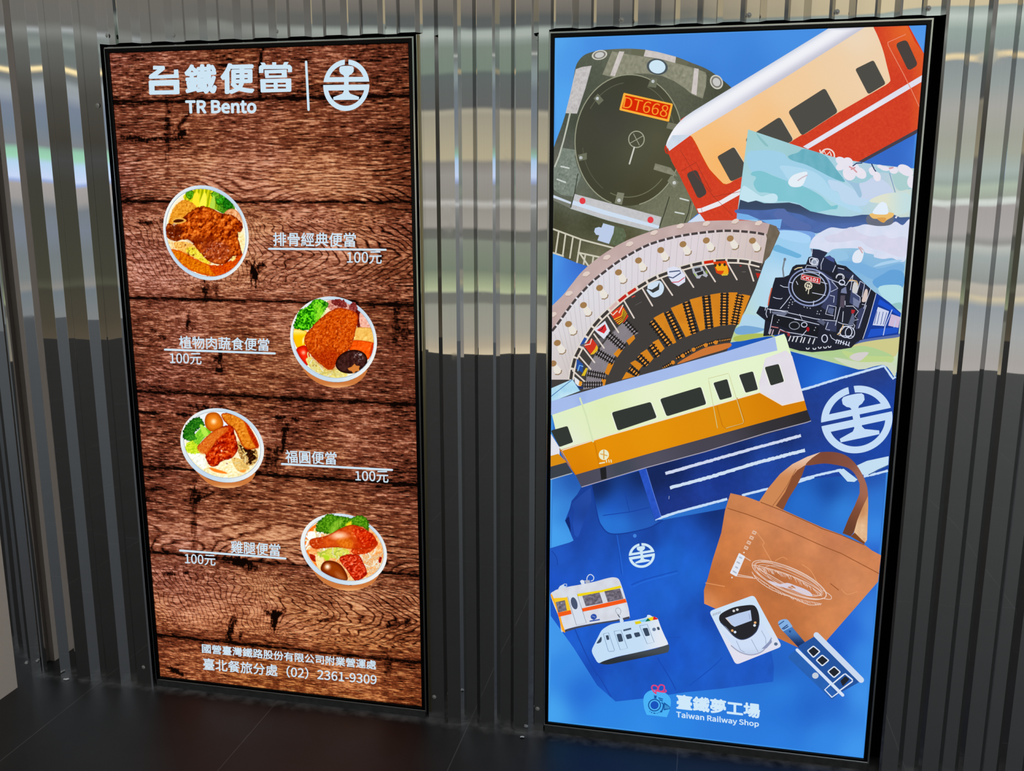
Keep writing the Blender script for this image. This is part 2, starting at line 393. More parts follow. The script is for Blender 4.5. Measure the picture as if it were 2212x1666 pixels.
def clip_rect(pts, box):
    """cut a polygon at the edge of the lit glass (plane x, z)"""
    def cut(P, ax, lim, keep_less):
        out = []
        for i in range(len(P)):
            a, b = P[i-1], P[i]
            ia = (a[ax] <= lim) if keep_less else (a[ax] >= lim); ib = (b[ax] <= lim) if keep_less else (b[ax] >= lim)
            if ia != ib:
                t = (lim-a[ax])/(b[ax]-a[ax]); out.append(tuple(a[k]+t*(b[k]-a[k]) for k in (0, 1)))
            if ib: out.append(b)
        return out
    for ax, lim, less in ((0, box[0], False), (0, box[1], True), (1, box[2], False), (1, box[3], True)):
        if not pts: return pts
        pts = cut(pts, ax, lim, less)
    return pts
class Screen:
    def __init__(s, root, x0, x1, z1): s.root, s.box, s.n, s.obj = root, (x0, x1, 0.0, z1), 0, None
class Print:
    def __init__(s, scr, name, label=None): s.scr, s.name, s.label = scr, name, label; s.V = []; s.F = []; s.C = []; s.nv = 0
    def up(s, n=1): s.scr.n += n
    def _y(s): return Y0-YSTEP*s.scr.n
    def add(s, xy_plane, faces, rgb):
        v = np.column_stack([xy_plane[:, 0], np.full(len(xy_plane), s._y()), xy_plane[:, 1]])
        s.V.append(v); s.F += [tuple(int(i)+s.nv for i in f) for f in faces]; s.C.append(np.broadcast_to(np.asarray(rgb, float), (len(v), 3))); s.nv += len(v)
    def poly(s, pts, col, step=None, same=False):
        """filled outline; col is one colour or a colour field; step (px) = spacing of the colour field"""
        if not same: s.up()
        P = to_plane(pts); Q = clip_rect([(p[0], p[2]) for p in P], s.scr.box)
        if len(Q) < 3: return
        # drop repeats
        R = [Q[0]]
        for q in Q[1:]:
            if abs(q[0]-R[-1][0])+abs(q[1]-R[-1][1]) > 2e-6: R.append(q)
        if abs(R[0][0]-R[-1][0])+abs(R[0][1]-R[-1][1]) < 2e-6: R.pop()
        if len(R) < 3: return
        n = len(R); pts2 = [Vector(q) for q in R]
        def inside(c):
            A = np.array(R); B = np.roll(A, -1, 0); r = np.zeros(len(c), bool)
            for a, b in zip(A, B):
                k = (a[1] > c[:, 1]) != (b[1] > c[:, 1])
                r ^= k & (c[:, 0] < (b[0]-a[0])*(c[:, 1]-a[1])/((b[1]-a[1]) or 1e-12)+a[0])
            return r
        if step:
            st = step*.00113
            a = np.array(R); mn, mx = a.min(0), a.max(0)
            gx = np.arange(mn[0]+st*.5, mx[0], st); gz = np.arange(mn[1]+st*.5, mx[1], st)
            if len(gx)*len(gz):
                GX, GZ = np.meshgrid(gx, gz); GX = (GX+(np.arange(len(gz)) % 2)[:, None]*st*.5).ravel(); GZ = GZ.ravel()
                k = inside(np.column_stack([GX, GZ])); pts2 += [Vector((x, z)) for x, z in zip(GX[k], GZ[k])]
        r = geometry.delaunay_2d_cdt(pts2, [(i, (i+1) % n) for i in range(n)], [], 0, 1e-7, False)
        vv = np.array([(v[0], v[1]) for v in r[0]]); ff = [f for f in r[2] if len(f) > 2]
        if not len(ff): return
        k = inside(np.array([vv[list(f)].mean(0) for f in ff])); ff = [f for f, ok in zip(ff, k) if ok]
        if not len(ff): return
        used = sorted({i for f in ff for i in f}); mp = {i: k for k, i in enumerate(used)}
        vv = vv[used]; ff = [tuple(mp[i] for i in f) for f in ff]
        if callable(col):
            px = to_px(np.column_stack([vv[:, 0], np.zeros(len(vv)), vv[:, 1]])); rgb = col(px[:, 0], px[:, 1])
        else: rgb = col
        s.add(vv, ff, rgb)
    def stroke(s, pts, w, col, same=False, w2=None, cap=True):
        """ribbon of width w along the points"""
        if not same: s.up()
        P = np.array(pts, float); n = len(P); first = True
        W = np.linspace(w, w if w2 is None else w2, n)
        d = np.gradient(P, axis=0) if n > 2 else np.repeat((P[1]-P[0])[None], 2, 0)
        nn = np.column_stack([-d[:, 1], d[:, 0]]); nn /= np.linalg.norm(nn, axis=1)[:, None]+1e-9
        A = P+nn*W[:, None]/2; B = P-nn*W[:, None]/2
        for i in range(n-1): s.poly([A[i], A[i+1], B[i+1], B[i]], col, same=True)
        if cap and w > 2.2:
            for k in (0, n-1): s.poly(ell(P[k][0], P[k][1], W[k]/2, W[k]/2, n=10), col, same=True)
    def ring(s, cx, cy, rx, ry, w, col, rot=0, a0=0, a1=360, n=40, same=False):
        p = ell(cx, cy, rx, ry, rot, n, a0, a1)
        if abs(a1-a0) >= 360: p = p+[p[0], p[1]]
        s.stroke(p, w, col, same, cap=abs(a1-a0) < 360)
    def canvas(s, x0, y0, x1, y1, cell): return Canvas(s, x0, y0, x1, y1, cell)
    def text(s, body, quad, col, bold=0.0, same=False):
        """lettering fitted into the four corners TL TR BR BL"""
        if not same: s.up()
        cu = bpy.data.curves.new('t', 'FONT'); cu.body = body
        if FONT: cu.font = FONT; bold *= .42
        cu.size = 1.0; cu.resolution_u = 4; cu.fill_mode = 'FRONT'
        ob = bpy.data.objects.new('t', cu); COL.objects.link(ob)
        dg = bpy.context.evaluated_depsgraph_get(); me = ob.evaluated_get(dg).to_mesh()
        v = np.array([tuple(q.co) for q in me.vertices]).reshape(-1, 3); f = [tuple(p.vertices) for p in me.polygons]
        ob.evaluated_get(dg).to_mesh_clear(); bpy.data.objects.remove(ob); bpy.data.curves.remove(cu)
        if not len(v): print('no glyphs', body); return
        mn, mx = v[:, :2].min(0), v[:, :2].max(0)
        a = (v[:, 0]-mn[0])/(mx[0]-mn[0]); b = (mx[1]-v[:, 1])/(mx[1]-mn[1])
        q = np.array(quad, float)
        # a heavier hand: the same face laid down again, nudged all round
        n = 8 if bold else 0; ex = bold/(mx[0]-mn[0]); ey = bold/(mx[1]-mn[1]); A, B = a.copy(), b.copy(); F0, nv = f, len(v)
        A = [ex+a*(1-2*ex)]; B = [ey+b*(1-2*ey)]; f = list(F0)
        for k in range(n):
            g = 2*math.pi*k/n; A.append(A[0]+ex*math.cos(g)); B.append(B[0]+ey*math.sin(g)); f += [tuple(i+nv*(k+1) for i in t) for t in F0]
        a, b = np.concatenate(A), np.concatenate(B)
        px = q[0]*((1-a)*(1-b))[:, None]+q[1]*(a*(1-b))[:, None]+q[2]*(a*b)[:, None]+q[3]*((1-a)*b)[:, None]
        P = to_plane(px); s.add(P[:, [0, 2]], f, col)
    def build(s):
        if not s.V: return None
        V = np.concatenate(s.V); C = lin(np.clip(np.concatenate(s.C), 0, 255))
        me = bpy.data.meshes.new(s.name); me.from_pydata(V.tolist(), [], s.F)
        at = me.color_attributes.new('ink', 'FLOAT_COLOR', 'POINT')
        at.data.foreach_set('color', np.column_stack([C, np.ones(len(C))]).astype(np.float32).ravel())
        me.materials.append(M_LIT); me.update()
        o = bpy.data.objects.new(s.name, me); COL.objects.link(o)
        if s.label: o['label'] = s.label
        r = s.scr.root
        if s.scr.obj is None: s.scr.obj = o; o.parent = r
        else: o.parent = s.scr.obj
        o.matrix_parent_inverse = Matrix.Translation(-Vector(r.location)) if o.parent == r else Matrix.Identity(4)
        return o
def print_font():
    import os
    try:
        d = bpy.utils.system_resource('DATAFILES', path='fonts')
        return bpy.data.fonts.load(os.path.join(d, 'Noto Sans CJK Regular.woff2'))
    except Exception: return None
FONT = print_font()
class Canvas:
    """fine grid of coloured cells, painted shape by shape"""
    def __init__(s, pr, x0, y0, x1, y1, cell):
        s.pr = pr; nx = int((x1-x0)/cell)+1; ny = int((y1-y0)/cell)+1
        s.X, s.Y = np.meshgrid(np.linspace(x0, x1, nx), np.linspace(y0, y1, ny)); s.C = np.zeros((ny, nx, 3)); s.M = np.zeros((ny, nx), bool)
    def sd(s, pts, pad=12):
        P = np.array(pts, float); X, Y = s.X, s.Y
        D = np.full(X.shape, 1e9); ins = np.zeros(X.shape, bool)
        for i in range(len(P)):
            a, b = P[i-1], P[i]; ex, ey = b-a; L = ex*ex+ey*ey+1e-12
            t = np.clip(((X-a[0])*ex+(Y-a[1])*ey)/L, 0, 1)
            D = np.minimum(D, (X-a[0]-t*ex)**2+(Y-a[1]-t*ey)**2)
            c = (a[1] > Y) != (b[1] > Y)
            with np.errstate(divide='ignore', invalid='ignore'): ins ^= c & (X < (b[0]-a[0])*(Y-a[1])/(b[1]-a[1])+a[0])
        D = np.sqrt(D); return np.where(ins, -D, D)
    def fill(s, pts, col, soft=.8, rough=0, rs=3, edge=None, ew=4, alpha=1.0, mask=False, seed=0):
        d = s.sd(pts)
        if rough: d = d+rough*(fbm(s.X/rs, s.Y/rs, 2, seed+5)-.5)*2
        a = np.clip(.5-d/soft, 0, 1)*alpha
        c = col(s.X, s.Y, d) if callable(col) else np.broadcast_to(np.asarray(col, float), s.C.shape)
        if edge is not None: c = mixc(c, edge, np.clip(1+d/ew, 0, 1)**1.5)
        s.C = s.C*(1-a[..., None])+c*a[..., None]
        if mask: s.M |= d < .3
        return d
    def out(s):
        m = s.M; ny, nx = m.shape
        q = m[:-1, :-1] & m[1:, :-1] & m[:-1, 1:] & m[1:, 1:]
        idx = np.arange(ny*nx).reshape(ny, nx)
        F = np.stack([idx[:-1, :-1][q], idx[1:, :-1][q], idx[1:, 1:][q], idx[:-1, 1:][q]], -1)
        used = np.unique(F); mp = np.full(ny*nx, -1); mp[used] = np.arange(len(used))
        P = to_plane(np.column_stack([s.X.ravel()[used], s.Y.ravel()[used]])); s.pr.up(); s.pr.add(P[:, [0, 2]], mp[F].tolist(), s.C.reshape(-1, 3)[used])

# the round rail emblem, in a frame given by centre and two half-axes (px)
def emblem(pr, c, ax, ay, col, simple=False):
    c, ax, ay = np.array(c, float), np.array(ax, float), np.array(ay, float)
    def m(pts): return [tuple(c+ax*x+ay*y) for x, y in pts]
    pr.up()
    def arc(r, a0, a1, n=18): return [(r*math.cos(math.radians(a0+(a1-a0)*k/n)), r*math.sin(math.radians(a0+(a1-a0)*k/n))) for k in range(n+1)]
    def seg(a0, a1, b0, b1, n=18): return arc(1, a0, a1, n)+arc(.80, b1, b0, n)
    S = lambda p: pr.poly(m(p), col, same=True)
    S(seg(7.5, 85.6, 10, 84.2)); S(seg(94.4, 172.5, 95.8, 170)); S(seg(180-1, 361, 180-1, 361, 40))
    for x0, x1 in ((-.985, -.05), (.05, .985)): S([(x0, .13), (x1, .13), (x1*.93, .32), (x0*.93, .32)])
    for x0, x1 in ((-.99, -.05), (.05, .99)): S([(x0, .02), (x1, .02), (x1*.97, -.20), (x0*.97, -.20)])
    S([(-.1, .5), (.1, .5), (.1, -.4), (-.1, -.4)])
    S([(-.31, .53), (-.315, .67), (-.26, .735), (-.12, .755), (.12, .755), (.26, .735), (.315, .67), (.31, .53), (.22, .43), (.13, .39), (.10, .34), (-.10, .34), (-.13, .39), (-.22, .43)])
    S([(-.55, -.57), (-.56, -.46), (-.34, -.385), (-.17, -.33), (-.11, -.24), (-.10, -.1), (.10, -.1), (.11, -.24), (.17, -.33), (.34, -.385), (.56, -.46), (.55, -.57)])
def fit_ellipse(pts, n=56):
    P = np.array(pts, float); m = P.mean(0); q = P-m; s = np.abs(q).max(); x, y = (q/s).T
    A, B, C, D, E = np.linalg.lstsq(np.column_stack([x*x, x*y, y*y, x, y]), np.ones(len(x)), rcond=None)[0]
    cx, cy = np.linalg.solve([[2*A, B], [B, 2*C]], [-D, -E]); k = 1+A*cx*cx+B*cx*cy+C*cy*cy; out = []
    for j in range(n):
        a = 2*math.pi*j/n; c, d = math.cos(a), math.sin(a); r = math.sqrt(k/(A*c*c+B*c*d+C*d*d)); out.append((m[0]+s*(cx+r*c), m[1]+s*(cy+r*d)))
    return out

# ------------------------------------------------------------------ menu screen picture
MS = Screen(menu, LX0, LX1, SZ1)
WHITE = (205,228,243)
def wood():
    pr = Print(MS, 'screen', 'backlit picture of brown wooden planks')
    nx, ny = 470, 1020
    gx = np.linspace(LX0, LX1, nx); gz = np.linspace(SZ1, 0, ny); GX, GZ = np.meshgrid(gx, gz)
    px = to_px(np.column_stack([GX.ravel(), np.zeros(GX.size), GZ.ravel()])); X = px[:, 0].reshape(ny, nx); Y = px[:, 1].reshape(ny, nx)
    S = GX/LX1*640.0; Tt = (SZ1-GZ)/SZ1*1400.0                       # plank coordinates
    def vt(x, y): p = to_plane([(x, y)])[0]; return (SZ1-p[2])/SZ1*1400.0
    seams = [-60]+[(vt(*a)+vt(*b))/2 for a, b in (((245,218),(885,210)),((262,434),(893,438)),((280,648),(898,655)),((300,843),(902,878)),((315,1012),(905,1046)),((330,1197),(908,1241)),((343,1378),(912,1428)))]+[1500]
    kinds = 'ABCDABCD'
    C = np.zeros((ny, nx, 3)); dk, md, lt, hi = np.array((58,22,13)), np.array((120,58,38)), np.array((194,124,94)), np.array((234,172,142))
    wob = fbm(S/90, Tt/30, 3, 2)
    fine = fbm(S/13, Tt/1.5, 2, 11); mid = fbm(S/45, Tt/5, 3, 21); pores = fbm(S/3.4, Tt/2.4, 2, 31); big = fbm(S/120, Tt/70, 3, 41)
    val = np.zeros_like(S); line = np.zeros_like(S)
    for k, kd in enumerate(kinds):
        a, b = seams[k], seams[k+1]; m = (Tt >= a) & (Tt < b); t = (Tt-a)/(b-a) if k else (Tt-a)/(b-a)
        tc = t-.5
        if kd == 'A': v = .36+.55*(fine-.5)+.35*(mid-.5)+.55*(pores-.5)*.6; ph = (Tt+14*wob)/5.0; lw = .10
        if kd == 'B':
            sag = 34*np.exp(-((S-150)/120)**2)*(t-.3)-26*np.exp(-((S-520)/150)**2)*(t-.5)+22*sstep(.72, 1, t)*np.sin(S/70+1)
            ph = (Tt+sag+10*wob)/(4.6+1.4*t); v = .40+.5*(fine-.5)+.35*(mid-.5)+.24*sstep(.45, .62, t)*np.exp(-((S-330)/260)**2)+.25*(pores-.5); lw = .22+.3*sstep(.4, .8, t)
        if kd == 'C':
            wl = sstep(250, 330, S)
            qr = (S-300)/24+np.abs(tc-.02)**1.3*24; ql = (S-300)/15-7*(t-.35)*sstep(300, 40, S)-5*np.abs(tc+.32)*sstep(170, 0, S)
            q = ql*(1-wl)+qr*wl
            ph = q+2.0*wob+1.3*fbm(S/40, Tt/15, 1, 61); v = .56+.40*(fine-.5)+.3*(mid-.5)+.30*(pores-.5); lw = .48+.16*wl
            rim = sstep(.30, .46, np.abs(tc)); v = v-.10*rim; ph = ph*(1-rim)+(Tt+10*wob)/4.2*rim; lw = lw*(1-.4*rim)
        if kd == 'D':
            sag = 26*np.exp(-((S-95)/55)**2)*np.sin(t*5)+30*np.exp(-((S-180)/50)**2)*(t-.6)
            ph = (Tt+sag+16*wob)/4.4; v = .46+.42*(fine-.5)+.4*(mid-.5)+.3*(pores-.5)-.1*sstep(.7, 1, t); lw = .26
        ln = np.clip(1-np.abs(((ph % 1)-.5)*2)/((.26+.12*sstep(380, 600, S)) if kd == 'C' else .42), 0, 1)
        val = np.where(m, v+.15*sstep(.56, .78, fine)-.10*sstep(.46, .28, fine)-lw*ln*(.45+1.0*mid), val)
        gap = np.minimum(np.abs(Tt-a), np.abs(Tt-b)); jag = 2.0+2.2*fbm(S/25, Tt/8, 2, 71)
        val = np.where(m, val-.5*np.exp(-(gap/jag)**2)-.12*np.exp(-(gap/14)**2), val)
    # broad tone: greyed and dimmer towards the upper left, lower right and right edge
    u = S/640; v_ = Tt/1400
    val = val+.30*(big-.5)-.14*sstep(.75, 1, u)*(1-.3*v_)-.05*sstep(.2, 0, u)
    # dark knots and splits, at their places on the planks
    def blot(x, y, rx, ry, k=.7, rot=0, j=1.0, sd=0):
        nonlocal val
        c, s_ = math.cos(math.radians(rot)), math.sin(math.radians(rot))
        dx, dy = X-x, Y-y; a = (dx*c+dy*s_)/rx; b = (-dx*s_+dy*c)/ry
        r = np.sqrt(a*a+b*b)+j*(fbm(X/3.2, Y/7, 3, 80+sd)-.5)*1.7
        k = k if k >= 1 else k*.72
        val = val-k*sstep(1.25, .35, r)
    for x, y, rx, ry, k, rot in ((548,590,9,26,1.0,0),(560,575,14,6,.8,-30),(537,572,10,5,.8,40),(443,628,9,22,.7,0),(466,630,5,18,.55,0),(406,690,5,20,.6,5),(404,706,8,8,.6,0),
        (418,708,10,5,.45,0),(350,728,14,5,.55,20),(332,715,8,6,.5,30),(475,772,6,22,.85,0),(468,776,9,8,.8,0),(474,800,12,10,.5,0),(362,285,8,60,.42,0),(395,262,5,40,.6,40),(392,288,14,6,.7,-25),(290,300,34,6,.62,12),
        (350,300,40,5,.5,0),(563,130,4,40,.75,8),(561,195,4,22,.55,0),(612,950,5,30,.8,6),(618,925,7,14,.6,30),(596,985,8,30,.5,5),(578,990,9,24,.5,0),(604,903,12,8,.6,0),(640,908,14,4,.5,15),
        (592,1340,9,24,1.0,2),(604,1326,14,6,.8,-35),(578,1325,10,5,.8,35),(497,1365,8,24,.75,10),(505,1340,7,12,.6,20),(520,1375,5,12,.5,10),(520,1216,26,11,.85,8),(548,1225,16,8,.6,15),(368,1240,14,4,.75,0),(402,1238,5,4,.7,0),
        (318,482,22,5,.7,3),(355,478,14,4,.5,0),(297,1075,34,6,.6,10),(420,1065,12,20,.55,0),(425,1080,14,7,.7,-20),(420,1130,8,70,.38,0),(450,1070,20,4,.5,-25),(393,895,22,5,.6,8),(430,880,26,6,.6,4),(320,892,30,4,.7,4),
        (855,700,8,60,.4,3),(872,720,12,20,.4,0),(375,1448,16,5,.8,30),(388,1455,12,5,.7,25),(838,1440,10,30,.4,5),(850,1350,26,5,.5,-14),(880,1345,8,10,.55,20),(700,1340,30,4,.5,-8)): blot(x, y, rx, ry, k, rot, sd=int(x) % 7)
    val = np.clip(val*1.12+.02, 0, 1)
    C = mixc(dk, md, sstep(0, .42, val)); C = np.where((val > .42)[..., None], mixc(md, lt, sstep(.40, .72, val)), C); C = np.where((val > .72)[..., None], mixc(lt, hi, sstep(.70, 1.0, val)), C)
    C = C*(1-.75*sstep(.12, 0, val))[..., None]
    orange = sstep(.35, .6, fbm(S/150, Tt/90, 2, 91))*.35*np.ones_like(S)
    C = C*(1+np.stack([-.02+0*orange, -.01+.02*orange, -.02-.20*orange+.10*sstep(.4, 0, u+.0)], -1))
    lowl = sstep(.78, .98, v_)[..., None]; C = C*(1+lowl*np.array((.05,.0,-.22)))
    idx = np.arange(nx*ny).reshape(ny, nx)
    F = np.stack([idx[:-1, :-1], idx[1:, :-1], idx[1:, 1:], idx[:-1, 1:]], -1).reshape(-1, 4)
    pr.add(np.column_stack([GX.ravel(), GZ.ravel()]), F.tolist(), C.reshape(-1, 3)); pr.build()
wood()

def lettering():
    pr = Print(MS, 'title_lettering', 'white heading characters with small Latin words beneath')
    t = T(230, 90, 4.76); w = WHITE
    pr.poly(t(*flat('475,248 585,247 597,258 597,285 520,345 690,335 690,287 733,285 742,365 735,373 440,382 430,370 436,345 520,286 475,286')), w)
    for q in ('430,408 440,398 738,390 746,398 746,450 432,455', '432,450 490,450 492,508 435,508', '686,445 746,445 747,505 688,505', '435,502 748,497 748,532 738,540 445,546 435,536'): pr.poly(t(*flat(q)), w, same=True)
    pr.text('鐵', t((795,232),(1130,226),(1132,535),(805,542)), w, .027)
    pr.text('便', t((1166,222),(1518,214),(1520,530),(1170,542)), w, .027)
    t2 = T(560, 80, 4.76)
    pr.up()
    for q in ('8,262 52,262 72,292 28,292', '130,258 172,258 172,292 130,292', '255,256 300,256 280,292 236,292', '-6,305 14,287 310,284 334,306 334,360 292,362 292,328 40,330 40,368 -6,370',
              '50,340 280,333 281,372 228,371 95,374 52,374', '52,374 95,374 95,394 228,392 228,371 281,372 284,415 60,422', '6,440 12,432 320,425 327,432 327,468 8,472', '8,470 62,470 66,490 66,512 65,532 148,530 148,512 66,512 66,490 145,488 145,470 185,468 188,488 188,530 272,528 272,510 188,510 188,488 270,486 270,467 327,466 328,552 318,562 20,570 12,562'):
        pr.poly(t2(*flat(q)), w, same=True)
    for q in ('66,490 188,488 188,511 66,513', '145,468 186,467 188,532 147,534'): pr.poly(t2(*flat(q)), w, same=True)
    pr.text('TR Bento', t((805,603),(1540,596),(1540,738),(812,741)), w, .034)
    pr.build()
    pr = Print(MS, 'divider_line', 'thin white upright line'); pr.stroke([(660.6,133.5),(666,237)], 5.2, w); pr.build()
    pr = Print(MS, 'rail_emblem', 'round white rail emblem'); emblem(pr, (747.6,184), (49.9,-.6), (.8,-55.6), w); pr.build()
    def dish(dish_name, tf, q1, l, q2):
        pr = Print(MS, 'dish_lettering', 'white dish name over a line with its price'); pr.text(dish_name, tf(*q1), w, .012); pr.stroke(tf(*l), 4.4, w); pr.text('100元', tf(*q2), w, .010); pr.build()
    dish('排骨經典便當', T(560,420,4.76), ((138,390),(992,394),(990,543),(140,532)), ((98,560),(1298,570)), ((900,592),(1258,584),(1258,716),(900,714)))
    dish('植物肉蔬食便當', T(280,620,4.76), ((498,502),(1435,530),(1430,662),(512,634)), ((360,645),(1490,685)), ((408,680),(735,682),(737,800),(413,794)))
    dish('福圓便當', T(570,860,4.76), ((213,536),(746,556),(744,690),(222,668)), ((183,680),(1316,742)), ((935,750),(1278,752),(1280,875),(940,858)))
    dish('雞腿便當', T(320,1100,4.76), ((845,325),(1358,362),(1355,490),(850,455)), ((325,428),(1410,510)), ((372,460),(690,476),(690,586),(378,568)))
    pr = Print(MS, 'footer_lettering', 'two white lines of small characters with a phone number'); t = T(330,1350,3.687)
    pr.text('國營臺灣鐵路股份有限公司附業營運處', t((388,152),(1778,286),(1778,360),(390,226)), w, .016)
    pr.text('臺北餐旅分處（02）2361-9309', t((398,264),(1782,394),(1780,486),(400,362)), w, .012); pr.build()

# ---- bowls of food
def tex(base, dark, light, sx=3, sy=None, k=1.0, seed=0, rim=None, rw=7):
    sy = sy or sx
    def f(X, Y, d):
        n = fbm(X/sx, Y/sy, 3, seed); n2 = fbm(X/(sx*.45), Y/(sy*.45), 2, seed+7)
        e = .9; lit = (fbm((X+e)/sx, (Y+e)/sy, 3, seed)-fbm((X-e)/sx, (Y-e)/sy, 3, seed))*sx*.42
        v = (n*.65+n2*.35-.5)*1.9*k+lit*.75*k
        c = mixc(base, light, np.clip(v, 0, 1)); c = mixc(c, dark, np.clip(-v, 0, 1))
        c = mixc(c, np.minimum(255, np.asarray(light, float)*1.06+22), np.clip((lit-.55)*1.6*k, 0, .8))
        if rim is not None: c = mixc(c, rim, np.clip(1+d/rw, 0, 1)**2*.8)
        return c
    return f
def glossy(base, dark, hi, hx, hy, hr):
    def f(X, Y, d):
        c = mixc(base, dark, np.clip(1+d/9, 0, 1)**1.3)
        r = np.sqrt((X-hx)**2+(Y-hy)**2)/hr
        return mixc(c, hi, np.clip(1.25-r, 0, 1)**1.5)
    return f
def bowl(label, tf, outer, inner, side, items, cell=.85):
    pr = Print(MS, 'bowl_picture', label)
    out_pts = fit_ellipse(tf(*flat(outer))); in_pts = fit_ellipse(tf(*flat(inner)))
    xs = [p[0] for p in out_pts]; ys = [p[1] for p in out_pts]; sp = tf(*curve(flat(side), 5)) if side else []
    ys2 = ys+[p[1] for p in sp]
    if side: pr.poly(sp, lambda X, Y: mixc((206,122,62), (238,172,112), sstep(max(ys2)-9, max(ys2)-1, Y)), step=3)
    mx, my = np.mean(out_pts, 0)
    pr.poly(out_pts, lambda X, Y: mixc((196,218,236), (240,243,241), np.clip(.5+.5*np.sin(np.arctan2(Y-my, X-mx)*2+.6)+.3*(fbm(X/9, Y/9)-.5), 0, 1)), step=3)
    ring = np.array(in_pts); ring = ring+(ring-ring.mean(0))*.012; pr.poly([tuple(q) for q in ring], (176,190,206))
    cv = pr.canvas(min(xs), min(ys)-6, max(xs), max(ys), cell)
    cv.fill(in_pts, (236,222,190), mask=True, edge=(246,244,236), ew=7)
    for it in items: it(cv, tf)
    C0 = cv.C.mean(-1, keepdims=True); cv.C = np.clip(128+(C0+(cv.C-C0)*1.12-128)*1.16, 0, 255)
    cv.out(); pr.build()
def I(pts, col, sm=4, **kw):
    def f(cv, tf): cv.fill(tf(*(curve(flat(pts), sm) if sm else flat(pts))), col, **kw)
    return f
def IM(pts, col, sm=4, **kw): return I(pts, col, sm, mask=True, **kw)
def specks(x0, y0, x1, y1, n, col, seed, r0=4, r1=9, a=.8):
    def f(cv, tf):
        r = random.Random(seed)
        for i in range(n):
            x, y = r.uniform(x0, x1), r.uniform(y0, y1); q = r.uniform(r0, r1); e = r.uniform(.5, 1); g = r.uniform(0, 3.1)
            cv.fill(tf(*[(x+q*math.cos(b)*math.cos(g)-q*e*math.sin(b)*math.sin(g), y+q*math.cos(b)*math.sin(g)+q*e*math.sin(b)*math.cos(g)) for b in (0,1.05,2.1,3.14,4.2,5.2)]), col, soft=1.6, alpha=a)
    return f
def strands(x0, y0, x1, y1, n, w, cols, seed, curl=.5, length=60):
    def f(cv, tf):
        r = random.Random(seed)
        for i in range(n):
            x, y = r.uniform(x0, x1), r.uniform(y0, y1); a = r.uniform(0, 6.28); pts = []
            for k in range(6):
                pts.append((x, y)); x += length/5*math.cos(a); y += length/5*math.sin(a); a += r.uniform(-curl, curl)*1.6
            L = [p for p in pts]; P = np.array(L); nn = np.column_stack([-(np.gradient(P[:, 1])), np.gradient(P[:, 0])]); nn /= np.linalg.norm(nn, axis=1)[:, None]+1e-6
            poly = [tuple(q) for q in P+nn*w/2]+[tuple(q) for q in (P-nn*w/2)[::-1]]
            c = cols[r.randrange(len(cols))]; cv.fill(tf(*poly), c, soft=1.2, edge=tuple(v*.72 for v in c), ew=1.6)
    return f
def florets(spots, seed=0):
    """broccoli heads: pale stalks under bumpy green crowns"""
    def f(cv, tf):
        r = random.Random(seed)
        for x, y, R, c in spots:
            cv.fill(tf(*curve([(x+R*math.cos(a)*r.uniform(.85,1.1), y+R*math.sin(a)*r.uniform(.85,1.1)) for a in [k*.785 for k in range(8)]], 4)), tex(c, tuple(v*.35 for v in c), tuple(min(255, v*1.5+25) for v in c), 2.2, seed=seed), rough=2.2, rs=2.5, edge=tuple(v*.5 for v in c), ew=3)
    return f
B1 = dict(label='picture of a white bowl with braised pork chop and greens', tf=T(250,380,4.76),
    outer='905,103 1060,125 1200,225 1300,380 1350,560 1352,720 1310,870 1220,990 1090,1060 960,1080 830,1050 690,960 580,820 505,690 472,540 490,400 560,270 670,170 780,120',
    inner='915,140 1050,160 1180,255 1272,400 1325,570 1328,710 1285,850 1200,960 1080,1025 960,1042 840,1015 710,925 600,800 530,680 500,545 520,410 585,290 690,195 800,150', side=None)
